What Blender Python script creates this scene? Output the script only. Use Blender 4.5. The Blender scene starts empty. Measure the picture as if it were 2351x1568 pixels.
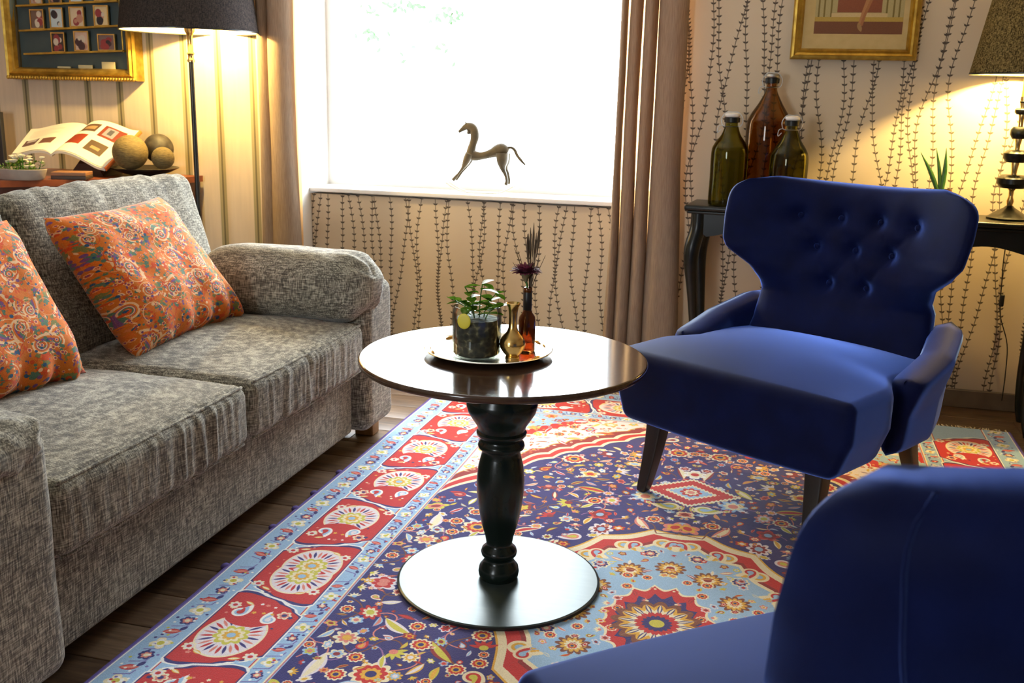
import bpy, math, random
import numpy as np
from mathutils import Vector, Matrix, noise as mnoise
random.seed(7); np.random.seed(7)
SC = bpy.context.scene
COL = SC.collection
PI = math.pi

# ------------------------------------------------------------------ camera
FPX, PITCH, ROLL, YAW = 2333.66, math.radians(13.712), math.radians(1.349), math.radians(14.669)
CAM = np.array([0.6195, -2.2867, 1.2138])
_F = np.array([-math.sin(YAW)*math.cos(PITCH), math.cos(YAW)*math.cos(PITCH), -math.sin(PITCH)])
_R0 = np.array([math.cos(YAW), math.sin(YAW), 0.0]); _U0 = np.cross(_R0, _F)
_R = math.cos(ROLL)*_R0 + math.sin(ROLL)*_U0
_U = math.cos(ROLL)*_U0 - math.sin(ROLL)*_R0
cd = bpy.data.cameras.new('camera'); cam = bpy.data.objects.new('camera', cd); COL.objects.link(cam)
cd.sensor_width = 36.0; cd.lens = FPX*36.0/2351.0; cd.clip_start = 0.03; cd.clip_end = 200
cam.matrix_world = Matrix(((_R[0], _U[0], -_F[0], CAM[0]), (_R[1], _U[1], -_F[1], CAM[1]), (_R[2], _U[2], -_F[2], CAM[2]), (0, 0, 0, 1)))
cd.dof.use_dof = True; cd.dof.focus_distance = 2.5; cd.dof.aperture_fstop = 9.0
SC.camera = cam

# ------------------------------------------------------------------ world, lights, exposure
SC.view_settings.view_transform = 'Standard'; SC.view_settings.look = 'None'
SC.view_settings.gamma = 1.0; SC.view_settings.use_curve_mapping = False
SC.view_settings.exposure = 0.0
w = bpy.data.worlds.new('overcast_sky'); SC.world = w; w.use_nodes = True
w.node_tree.nodes['Background'].inputs[0].default_value = (0.86, 0.94, 1.0, 1)
w.node_tree.nodes['Background'].inputs[1].default_value = 26.0
SC.cycles.use_denoising = True
SC.cycles.max_bounces = 8; SC.cycles.diffuse_bounces = 4; SC.cycles.glossy_bounces = 4; SC.cycles.transmission_bounces = 8
SC.cycles.sample_clamp_indirect = 6.0
SC.cycles.caustics_reflective = False; SC.cycles.caustics_refractive = False

def area(name, loc, rot, sx, sy, power, col, portal=False):
    l = bpy.data.lights.new(name, 'AREA'); l.shape = 'RECTANGLE'; l.size = sx; l.size_y = sy; l.energy = power; l.color = col
    o = bpy.data.objects.new(name, l); COL.objects.link(o); o.location = loc; o.rotation_euler = rot
    if portal: l.cycles.is_portal = True
    return o
def point(name, loc, power, col, r=0.025):
    l = bpy.data.lights.new(name, 'POINT'); l.energy = power; l.color = col; l.shadow_soft_size = r
    o = bpy.data.objects.new(name, l); COL.objects.link(o); o.location = loc
    return o
area('window_portal', (-0.72, 2.55, 1.45), (-PI/2, 0, 0), 1.75, 1.5, 1, (1, 1, 1), True)
area('rear_opening_portal', (-1.475, -4.62, 1.4), (PI/2, 0, 0), .85, 1.2, 1, (1, 1, 1), True)  # portal at an added opening behind the camera that lets fill light in
WARM = (1.0, 0.68, 0.22)
point('floor_lamp_bulb', (-1.93, 1.8, 1.56), 72, WARM)
point('table_lamp_bulb', (1.435, 1.86, 1.44), 82, WARM)

# ------------------------------------------------------------------ helpers
def un(x, y, z=None, X=None, Y=None):
    """point of the room seen at pixel x, y of the 2351 x 1568 frame, on a given plane"""
    d = _F*FPX + _R*(x-1175.5) - _U*(y-784.0); d /= np.linalg.norm(d)
    t = (z-CAM[2])/d[2] if z is not None else ((X-CAM[0])/d[0] if X is not None else (Y-CAM[1])/d[1])
    return CAM + d*t

def setp(o, label=None, cat=None, group=None, kind=None):
    if label: o['label'] = label
    if cat: o['category'] = cat
    if group: o['group'] = group
    if kind: o['kind'] = kind
    return o
def thing(name, label, cat, loc=(0, 0, 0), rz=0.0, group=None):
    o = bpy.data.objects.new(name, None); COL.objects.link(o)
    o.empty_display_size = 0.05
    o.location = loc; o.rotation_euler = (0, 0, rz)
    return setp(o, label, cat, group)
_MW = {}
def world_mat(o):
    m = Matrix.LocRotScale(o.location, o.rotation_euler, o.scale)
    return world_mat(o.parent) @ m if o.parent else m
def mk(name, V, Fc, mat, parent=None, smooth=True, world=False, uv=None, angle=40, label=None):
    """link one mesh object; world=True: V is in room coordinates and is moved into the parent's frame"""
    V = np.asarray(V, float)
    if world and parent is not None:
        m = np.array(world_mat(parent).inverted()); V = V@m[:3, :3].T + m[:3, 3]
    me = bpy.data.meshes.new(name); me.from_pydata([tuple(v) for v in V], [], [tuple(f) for f in Fc]); me.update()
    me.materials.append(mat)
    if uv is not None:
        ul = me.uv_layers.new(name='UVMap'); idx = np.empty(len(me.loops), int); me.loops.foreach_get('vertex_index', idx)
        ul.data.foreach_set('uv', np.asarray(uv, float)[idx].ravel())
    if smooth:
        me.polygons.foreach_set('use_smooth', [True]*len(me.polygons))
        if angle is not None: me.set_sharp_from_angle(angle=math.radians(angle))
    o = bpy.data.objects.new(name, me); COL.objects.link(o)
    if parent is not None: o.parent = parent
    if label: o['label'] = label
    return o
class Geo:
    def __init__(s): s.V = []; s.F = []; s.n = 0
    def add(s, VF):
        V, F = VF[0], VF[1]
        s.V.append(np.asarray(V, float)); s.F += [tuple(i+s.n for i in f) for f in F]; s.n += len(V); return s
    def get(s): return np.concatenate(s.V), s.F
def box(x0, x1, y0, y1, z0, z1):
    V = [(x, y, z) for x in (x0, x1) for y in (y0, y1) for z in (z0, z1)]
    return V, [(0, 1, 3, 2), (4, 6, 7, 5), (0, 4, 5, 1), (2, 3, 7, 6), (0, 2, 6, 4), (1, 5, 7, 3)]
def bevbox(x0, x1, y0, y1, z0, z1, b):
    return rbox(((x0+x1)/2, (y0+y1)/2, (z0+z1)/2), (x1-x0, y1-y0, z1-z0), b, (2, 2, 2), 2)
def rbox(c, size, r, n=(10, 10, 10), nr=4, fn=None):
    h = np.array(size)/2; r = min(r, *(h*0.999))
    ax = []
    for k in range(3):
        a = (h[k]-r)
        edge = h[k]-r + r*np.sin(np.linspace(0, PI/2, nr+1))[1:]
        edge = h[k]-r + r*np.tan(np.linspace(0, PI/4, nr+1))[1:]
        mid = np.linspace(-a, a, n[k]+1)
        ax.append(np.concatenate([-edge[::-1], mid, edge]))
    idx = {}; V = []; F = []
    def vid(i, j, k):
        t = (i, j, k)
        if t not in idx: idx[t] = len(V); V.append((ax[0][i], ax[1][j], ax[2][k]))
        return idx[t]
    L = [len(a)-1 for a in ax]
    for i in range(L[0]):
        for j in range(L[1]):
            F.append((vid(i, j, 0), vid(i, j+1, 0), vid(i+1, j+1, 0), vid(i+1, j, 0)))
            F.append((vid(i, j, L[2]), vid(i+1, j, L[2]), vid(i+1, j+1, L[2]), vid(i, j+1, L[2])))
    for i in range(L[0]):
        for k in range(L[2]):
            F.append((vid(i, 0, k), vid(i+1, 0, k), vid(i+1, 0, k+1), vid(i, 0, k+1)))
            F.append((vid(i, L[1], k), vid(i, L[1], k+1), vid(i+1, L[1], k+1), vid(i+1, L[1], k)))
    for j in range(L[1]):
        for k in range(L[2]):
            F.append((vid(0, j, k), vid(0, j, k+1), vid(0, j+1, k+1), vid(0, j+1, k)))
            F.append((vid(L[0], j, k), vid(L[0], j+1, k), vid(L[0], j+1, k+1), vid(L[0], j, k+1)))
    P = np.array(V); q = np.clip(P, -(h-r), h-r); d = P-q
    ln = np.linalg.norm(d, axis=1, keepdims=True); P = q + d/np.maximum(ln, 1e-9)*r
    if fn is not None: P = fn(P, h)
    return P+np.array(c), F
def lathe(prof, n=40, c=(0, 0, 0), close=False, a0=0.0):
    prof = list(prof); V = []; F = []; m = len(prof)
    for r, z in prof:
        for k in range(n):
            a = a0+2*PI*k/n; V.append((c[0]+r*math.cos(a), c[1]+r*math.sin(a), c[2]+z))
    rng = m if close else m-1
    for i in range(rng):
        i2 = (i+1) % m
        for k in range(n):
            k2 = (k+1) % n; F.append((i*n+k, i*n+k2, i2*n+k2, i2*n+k))
    if not close:
        if prof[0][0] > 1e-5: F.append(tuple(range(n))[::-1])
        if prof[-1][0] > 1e-5: F.append(tuple((m-1)*n+k for k in range(n)))
    return V, F
def spline(pts, n):
    """Catmull-Rom through rows of pts (any width), n samples"""
    P = np.array(pts, float); P = np.vstack([2*P[0]-P[1], P, 2*P[-1]-P[-2]]); m = len(P)-3
    out = []
    for t in np.linspace(0, m, n):
        i = min(int(t), m-1); u = t-i; a, b, c, d = P[i:i+4]
        out.append(0.5*((2*b)+(-a+c)*u+(2*a-5*b+4*c-d)*u*u+(-a+3*b-3*c+d)*u**3))
    return np.array(out)
def tube(pts, rad, n=10, sm=0, flat=1.0, ref=None):
    """swept tube; rad scalar or per point; flat squashes along the second normal"""
    P = np.array(pts, float)
    rad = np.full(len(P), rad, float) if np.isscalar(rad) else np.array(rad, float)
    if sm:
        S = spline(np.column_stack([P, rad]), sm); P = S[:, :3]; rad = np.maximum(S[:, 3], 1e-4)
    V = []; F = []
    T = np.gradient(P, axis=0); T /= np.maximum(np.linalg.norm(T, axis=1, keepdims=True), 1e-9)
    up = np.array(ref if ref is not None else ((0, 0, 1) if abs(T[0][2]) < 0.8 else (0, 1, 0)), float)
    N = up - T[0]*(up@T[0]); N /= np.linalg.norm(N)
    for i in range(len(P)):
        N = N - T[i]*(N@T[i]); N /= max(np.linalg.norm(N), 1e-9); B = np.cross(T[i], N)
        for k in range(n):
            a = 2*PI*k/n; V.append(P[i]+N*math.cos(a)*rad[i]+B*math.sin(a)*rad[i]*flat)
    for i in range(len(P)-1):
        for k in range(n):
            k2 = (k+1) % n; F.append((i*n+k, i*n+k2, (i+1)*n+k2, (i+1)*n+k))
    F.append(tuple(range(n))[::-1]); F.append(tuple((len(P)-1)*n+k for k in range(n)))
    return V, F
def grid(nu, nv, fn, uvs=False):
    V = []; UV = []
    for j in range(nv+1):
        for i in range(nu+1):
            V.append(fn(i/nu, j/nv)); UV.append((i/nu, j/nv))
    F = [(j*(nu+1)+i, j*(nu+1)+i+1, (j+1)*(nu+1)+i+1, (j+1)*(nu+1)+i) for j in range(nv) for i in range(nu)]
    return (V, F, UV) if uvs else (V, F)
def pillow(nu, nv, mid, half, uvs=False):
    """closed cushion: front and back sheets mid(s,t) +- half(s,t), welded on the border; mid returns (point, normal)"""
    V = []; UV = []; A = {}; B = {}
    for j in range(nv+1):
        for i in range(nu+1):
            s, t = i/nu, j/nv; p, nn = mid(s, t); h = half(s, t)
            p = np.array(p, float); nn = np.array(nn, float)
            A[i, j] = len(V); V.append(p+nn*h); UV.append((s, t))
            if i in (0, nu) or j in (0, nv):
                V[-1] = p; B[i, j] = A[i, j]
            else:
                B[i, j] = len(V); V.append(p-nn*h); UV.append((s, t))
    F = []
    for j in range(nv):
        for i in range(nu):
            F.append((A[i, j], A[i+1, j], A[i+1, j+1], A[i, j+1]))
            F.append((B[i, j], B[i, j+1], B[i+1, j+1], B[i+1, j]))
    return V, F, UV
def disc(c, r, t, n=48, b=0.003):
    return lathe([(0, 0), (r-b, 0), (r, b), (r, t-b), (r-b, t), (0, t)], n, c)
def copy_tree(o, parent=None):
    c = o.copy(); COL.objects.link(c); c.parent = parent
    for ch in [x for x in list(COL.objects) if x.parent == o]: copy_tree(ch, c)
    return c
def sph(c, r, n=20, sq=(1, 1, 1)):
    V, F = lathe([(max(1e-6, math.sin(PI*k/n)), -math.cos(PI*k/n)) for k in range(n+1)], n+4)
    return np.array(V)*r*np.array(sq)+np.array(c), F

# ------------------------------------------------------------------ materials
def mat(name, col=(0.5, 0.5, 0.5), rough=0.5, metal=0.0, **kw):
    m = bpy.data.materials.new(name); m.use_nodes = True
    b = m.node_tree.nodes['Principled BSDF']
    b.inputs['Base Color'].default_value = (*col, 1); b.inputs['Roughness'].default_value = rough; b.inputs['Metallic'].default_value = metal
    for k, v in kw.items():
        k = k.replace('_', ' ')
        b.inputs[k].default_value = (*v, 1) if isinstance(v, tuple) and len(v) == 3 else v
    return m
def nd(m, t, **kw):
    n = m.node_tree.nodes.new(t)
    for k, v in kw.items(): setattr(n, k, v)
    return n
def lk(m, a, b): m.node_tree.links.new(a, b)
def bsdf(m): return m.node_tree.nodes['Principled BSDF']
def objcoord(m, scale=(1, 1, 1), rot=(0, 0, 0), kind='Object'):
    tc = nd(m, 'ShaderNodeTexCoord'); mp = nd(m, 'ShaderNodeMapping')
    mp.inputs['Scale'].default_value = scale; mp.inputs['Rotation'].default_value = rot
    lk(m, tc.outputs[kind], mp.inputs['Vector']); return mp.outputs['Vector']
def noisetex(m, vec, scale, detail=3, rough=0.5):
    n = nd(m, 'ShaderNodeTexNoise'); n.inputs['Scale'].default_value = scale; n.inputs['Detail'].default_value = detail
    n.inputs['Roughness'].default_value = rough; lk(m, vec, n.inputs['Vector']); return n.outputs['Fac']
def ramp(m, fac, stops):
    r = nd(m, 'ShaderNodeValToRGB'); e = r.color_ramp.elements
    while len(e) < len(stops): e.new(0.5)
    for el, (p, c) in zip(e, stops): el.position = p; el.color = (*c, 1)
    lk(m, fac, r.inputs['Fac']); return r.outputs['Color']
def bump(m, fac, strength, dist=0.002):
    b = nd(m, 'ShaderNodeBump'); b.inputs['Strength'].default_value = strength; b.inputs['Distance'].default_value = dist
    lk(m, fac, b.inputs['Height']); lk(m, b.outputs['Normal'], bsdf(m).inputs['Normal'])
def noisy(name, c1, c2, scale, rough=0.5, metal=0.0, stretch=(1, 1, 1), bmp=0.0, detail=4, lo=0.3, hi=0.7, **kw):
    m = mat(name, c1, rough, metal, **kw); v = objcoord(m, stretch); f = noisetex(m, v, scale, detail)
    lk(m, ramp(m, f, [(lo, c1), (hi, c2)]), bsdf(m).inputs['Base Color'])
    if bmp: bump(m, f, bmp)
    return m
def math_(m, op, a, b=None, clamp=False):
    n = nd(m, 'ShaderNodeMath', operation=op); n.use_clamp = clamp
    for i, v in enumerate((a, b)):
        if v is None: continue
        if isinstance(v, (int, float)): n.inputs[i].default_value = v
        else: lk(m, v, n.inputs[i])
    return n.outputs[0]
def mixc(m, fac, a, b, mode='MIX'):
    n = nd(m, 'ShaderNodeMix', data_type='RGBA', blend_type=mode)
    if isinstance(fac, (int, float)): n.inputs['Factor'].default_value = fac
    else: lk(m, fac, n.inputs['Factor'])
    for s, v in (('A', a), ('B', b)):
        sock = [i for i in n.inputs if i.name == s and i.type == 'RGBA'][0]
        if isinstance(v, tuple): sock.default_value = (*v, 1)
        else: lk(m, v, sock)
    return [o for o in n.outputs if o.type == 'RGBA'][0]

# ---- small raster canvas used to draw woven / printed patterns (kept in memory, drawn here stroke by stroke)
class Canvas:
    def __init__(s, w, h, ppm, bg):
        s.ppm = ppm; s.W = int(round(w*ppm)); s.H = int(round(h*ppm)); s.a = np.empty((s.H, s.W, 3), np.float32); s.a[:] = bg
    def win(s, cx, cy, e):
        x0 = max(0, int((cx-e)*s.ppm)-1); x1 = min(s.W, int((cx+e)*s.ppm)+2); y0 = max(0, int((cy-e)*s.ppm)-1); y1 = min(s.H, int((cy+e)*s.ppm)+2)
        if x1 <= x0 or y1 <= y0: return None
        yy, xx = np.mgrid[y0:y1, x0:x1]
        return (slice(y0, y1), slice(x0, x1)), (xx+.5)/s.ppm-cx, (yy+.5)/s.ppm-cy
    def put(s, sl, d, col):
        al = np.clip(d*s.ppm+.5, 0, 1)[..., None]; s.a[sl] = s.a[sl]*(1-al)+np.array(col, np.float32)*al
    def blob(s, cx, cy, r, col, n=0, amp=0.0, ang=0.0, sx=1.0, sy=1.0, pw=1.0):
        w_ = s.win(cx, cy, r*max(sx, sy)*1.05)
        if w_ is None: return
        sl, X, Y = w_; c, q = math.cos(ang), math.sin(ang); u = (X*c+Y*q)/sx; v = (-X*q+Y*c)/sy
        R = r
        if n: R = r*(1-amp+amp*np.abs(np.cos(np.arctan2(v, u)*n/2))**pw)
        s.put(sl, (R-np.hypot(u, v))*min(sx, sy), col)
    def ring(s, cx, cy, r, w, col, a0=None, a1=None, sx=1, sy=1, ang=0):
        w_ = s.win(cx, cy, (r+w)*max(sx, sy)*1.05)
        if w_ is None: return
        sl, X, Y = w_; c, q = math.cos(ang), math.sin(ang); u = (X*c+Y*q)/sx; v = (-X*q+Y*c)/sy
        d = w/2-np.abs(np.hypot(u, v)-r)
        if a0 is not None:
            th = np.arctan2(v, u); d = np.where((th >= a0) & (th <= a1), d, -1)
        s.put(sl, d*min(sx, sy), col)
    def line(s, pts, w, col):
        for (x0, y0), (x1, y1) in zip(pts[:-1], pts[1:]):
            L = math.hypot(x1-x0, y1-y0)+1e-9
            w_ = s.win((x0+x1)/2, (y0+y1)/2, L/2+w)
            if w_ is None: continue
            sl, X, Y = w_; X = X+(x0+x1)/2-x0; Y = Y+(y0+y1)/2-y0
            t = np.clip((X*(x1-x0)+Y*(y1-y0))/L/L, 0, 1); s.put(sl, w/2-np.hypot(X-t*(x1-x0), Y-t*(y1-y0)), col)
    def leaf(s, cx, cy, l, wd, ang, col, col2=None, bend=0.0):
        w_ = s.win(cx, cy, l*1.1)
        if w_ is None: return
        sl, X, Y = w_; c, q = math.cos(ang), math.sin(ang); u = (X*c+Y*q)/l; v = (-X*q+Y*c)/wd
        v = v-bend*(u*u-.5); half = np.clip(1-u*u, 0, 1)
        s.put(sl, (half-np.abs(v))*wd, col)
        if col2 is not None: s.put(sl, (half*.5-np.abs(v))*wd, col2)
    def paisley(s, cx, cy, r, ang, flip, cols):
        k = len(cols)
        for i, c in enumerate(cols):
            f = 1-i/k*0.85; pts = []
            for t in np.linspace(0, 1, 9):
                a = ang+flip*t*2.3; rr = r*(1.0+1.15*t)
                x = cx+math.cos(ang)*t*r*1.6*f*0.9 + math.cos(ang+flip*PI/2)*t*t*r*1.1
                y = cy+math.sin(ang)*t*r*1.6*f*0.9 + math.sin(ang+flip*PI/2)*t*t*r*1.1
                s.blob(x, y, r*f*(1-t)**.8*(.78)+r*.06*(i == 0), c)
    def flower(s, cx, cy, r, cols, n=8, amp=.3, ang=0.0, sx=1, sy=1):
        k = len(cols)
        for i, c in enumerate(cols):
            s.blob(cx, cy, r*(1-i/k), c, n if i < k-1 else 0, amp if i < k-1 else 0, ang, sx, sy)
def image(name, a):
    h, w_ = a.shape[:2]; im = bpy.data.images.new(name, w_, h, alpha=False)
    px = np.ones((h, w_, 4), np.float32); px[..., :3] = np.clip(a, 0, 1); im.pixels.foreach_set(px.ravel()); im.update(); im.pack(); return im
def imgmat(name, im, rough=0.8, coord='UV', scale=(1, 1, 1), **kw):
    m = mat(name, (1, 1, 1), rough, **kw); t = nd(m, 'ShaderNodeTexImage'); t.image = im; t.extension = 'REPEAT'
    if coord == 'UV':
        u = nd(m, 'ShaderNodeUVMap'); lk(m, u.outputs['UV'], t.inputs['Vector'])
    lk(m, t.outputs['Color'], bsdf(m).inputs['Base Color']); m['tex'] = t.name; return m

WHITE = noisy('white_paint', (.80, .79, .76), (.86, .85, .82), 6, .45)
def fabric(name, dark, mid, lite, sheen=.25):
    m = mat(name, mid, .95); b = bsdf(m); b.inputs['Sheen Weight'].default_value = sheen; b.inputs['Sheen Roughness'].default_value = .5
    b.inputs['Specular IOR Level'].default_value = .15
    f1 = noisetex(m, objcoord(m, (330, 330, 34)), 1.0, 2); f2 = noisetex(m, objcoord(m, (36, 36, 400)), 1.0, 2)
    f3 = noisetex(m, objcoord(m, (36, 380, 70)), 1.0, 2); f4 = noisetex(m, objcoord(m), 9, 3)
    s = math_(m, 'ADD', math_(m, 'MULTIPLY', f1, .36), math_(m, 'MULTIPLY', f2, .34))
    s = math_(m, 'ADD', s, math_(m, 'MULTIPLY', f3, .22)); s = math_(m, 'ADD', s, math_(m, 'MULTIPLY', f4, .10))
    c = ramp(m, s, [(.38, dark), (.49, mid), (.60, lite), (.70, tuple(min(1, 1.35*x) for x in lite))])
    lk(m, c, b.inputs['Base Color']); bump(m, s, .45, .004); return m
SOFA = fabric('chenille_weave', (.032, .029, .025), (.148, .138, .108), (.46, .44, .35))
VELVET = mat('blue_velvet', (.004, .010, .085), .7, 0)
b = bsdf(VELVET); b.inputs['Sheen Weight'].default_value = .30; b.inputs['Sheen Roughness'].default_value = .24
b.inputs['Sheen Tint'].default_value = (.14, .26, .9, 1); b.inputs['Specular IOR Level'].default_value = .12
_f = noisetex(VELVET, objcoord(VELVET), 14, 3)
lk(VELVET, ramp(VELVET, _f, [(.3, (.001, .003, .028)), (.7, (.002, .006, .05))]), b.inputs['Base Color']); bump(VELVET, noisetex(VELVET, objcoord(VELVET), 700, 1), .12, .001)
_sh = nd(VELVET, 'ShaderNodeBsdfSheen', distribution='ASHIKHMIN'); _sh.inputs['Color'].default_value = (.16, .30, 1.0, 1); _sh.inputs['Roughness'].default_value = .33
_ad = nd(VELVET, 'ShaderNodeAddShader'); _out = VELVET.node_tree.nodes['Material Output']
lk(VELVET, b.outputs[0], _ad.inputs[0]); lk(VELVET, _sh.outputs[0], _ad.inputs[1]); lk(VELVET, _ad.outputs[0], _out.inputs[0])
DARKWOOD = noisy('dark_leg_wood', (.006, .004, .003), (.016, .010, .007), 40, .4, 0, (1, 1, .1))
BLACKWOOD = noisy('black_lacquer_wood', (.004, .005, .004), (.010, .011, .009), 30, .3, 0, (.2, 1, 1), Specular_IOR_Level=.3)
TOPWOOD = noisy('stained_table_wood', (.040, .020, .011), (.065, .035, .020), 30, .11, 0, (.35, 3, 1), bmp=.05)
BLACKGREEN = noisy('black_green_paint', (.004, .008, .006), (.008, .013, .010), 8, .22, Specular_IOR_Level=.28)
STEEL = noisy('lacquered_steel_plate', (.030, .042, .042), (.040, .054, .052), 10, .30, 0.0, (1, 8, 1), Specular_IOR_Level=.30, Specular_Tint=(.78, 1.0, .97))
STEELEDGE = mat('blackened_edge', (.01, .011, .011), .4, .2)
SILVER = noisy('worn_silver', (.80, .78, .68), (.95, .92, .82), 25, .16, 1.0)
BRASS = noisy('polished_brass', (.62, .40, .12), (.85, .60, .25), 18, .2, 1.0)
GOLDPAINT = noisy('gilded_wood', (.34, .20, .03), (.62, .40, .07), 28, .36, .75, bmp=.4)
REDWOOD = noisy('red_brown_wood', (.16, .035, .012), (.26, .07, .025), 18, .35, 0, (.3, 1, 1))
DARKRED = noisy('dark_red_wood', (.035, .008, .004), (.06, .014, .007), 18, .4)
def leaf_mat(name, c1, c2, tr):
    m = bpy.data.materials.new(name); m.use_nodes = True; m.node_tree.nodes.clear()
    out = nd(m, 'ShaderNodeOutputMaterial'); d = nd(m, 'ShaderNodeBsdfDiffuse'); t = nd(m, 'ShaderNodeBsdfTranslucent'); mx = nd(m, 'ShaderNodeMixShader'); mx.inputs[0].default_value = tr
    c = ramp(m, noisetex(m, objcoord(m), 60, 2), [(.3, c1), (.7, c2)]); lk(m, c, d.inputs[0]); lk(m, c, t.inputs[0]); lk(m, d.outputs[0], mx.inputs[1]); lk(m, t.outputs[0], mx.inputs[2]); lk(m, mx.outputs[0], out.inputs[0]); return m
LEAF = leaf_mat('green_leaf', (.10, .25, .015), (.24, .42, .05), .5)
LEAFD = noisy('deep_green_leaf', (.03, .12, .02), (.08, .22, .04), 40, .45)
LEAFW = noisy('pale_leaf', (.55, .65, .45), (.80, .85, .70), 50, .45)
PETALW = noisy('white_petal', (.75, .72, .62), (.9, .88, .8), 40, .6)
def thin_glass(name, tint=(1, 1, 1), gl=.06, rough=.02):
    m = bpy.data.materials.new(name); m.use_nodes = True; m.node_tree.nodes.clear()
    out = nd(m, 'ShaderNodeOutputMaterial'); t = nd(m, 'ShaderNodeBsdfTransparent'); g_ = nd(m, 'ShaderNodeBsdfGlossy'); mx = nd(m, 'ShaderNodeMixShader')
    t.inputs[0].default_value = (*tint, 1); g_.inputs['Roughness'].default_value = rough
    lw = nd(m, 'ShaderNodeLayerWeight'); lw.inputs[0].default_value = .15; f = math_(m, 'ADD', math_(m, 'MULTIPLY', lw.outputs['Fresnel'], .8), gl, True)
    lk(m, f, mx.inputs[0]); lk(m, t.outputs[0], mx.inputs[1]); lk(m, g_.outputs[0], mx.inputs[2]); lk(m, mx.outputs[0], out.inputs[0]); return m
PANE = thin_glass('window_pane', (1, 1, 1), .0)
GLASS = thin_glass('clear_glass', (.95, .98, .96), .02)
OLIVE = thin_glass('olive_glass', (.60, .58, .17), .015, .04)
AMBER = thin_glass('amber_glass', (.72, .53, .30), .015, .04)
AMBERD = mat('dark_amber_glass', (.32, .09, .02), .05, 0, Transmission_Weight=.75, IOR=1.35)
CERAMIC = mat('white_porcelain', (.8, .78, .74), .3)
DARKMETAL = mat('dark_metal', (.03, .03, .028), .35, .8)
WIRE = mat('steel_wire', (.5, .5, .48), .3, 1.0)
RUBBER = mat('dark_rubber', (.05, .02, .015), .6)

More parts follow.
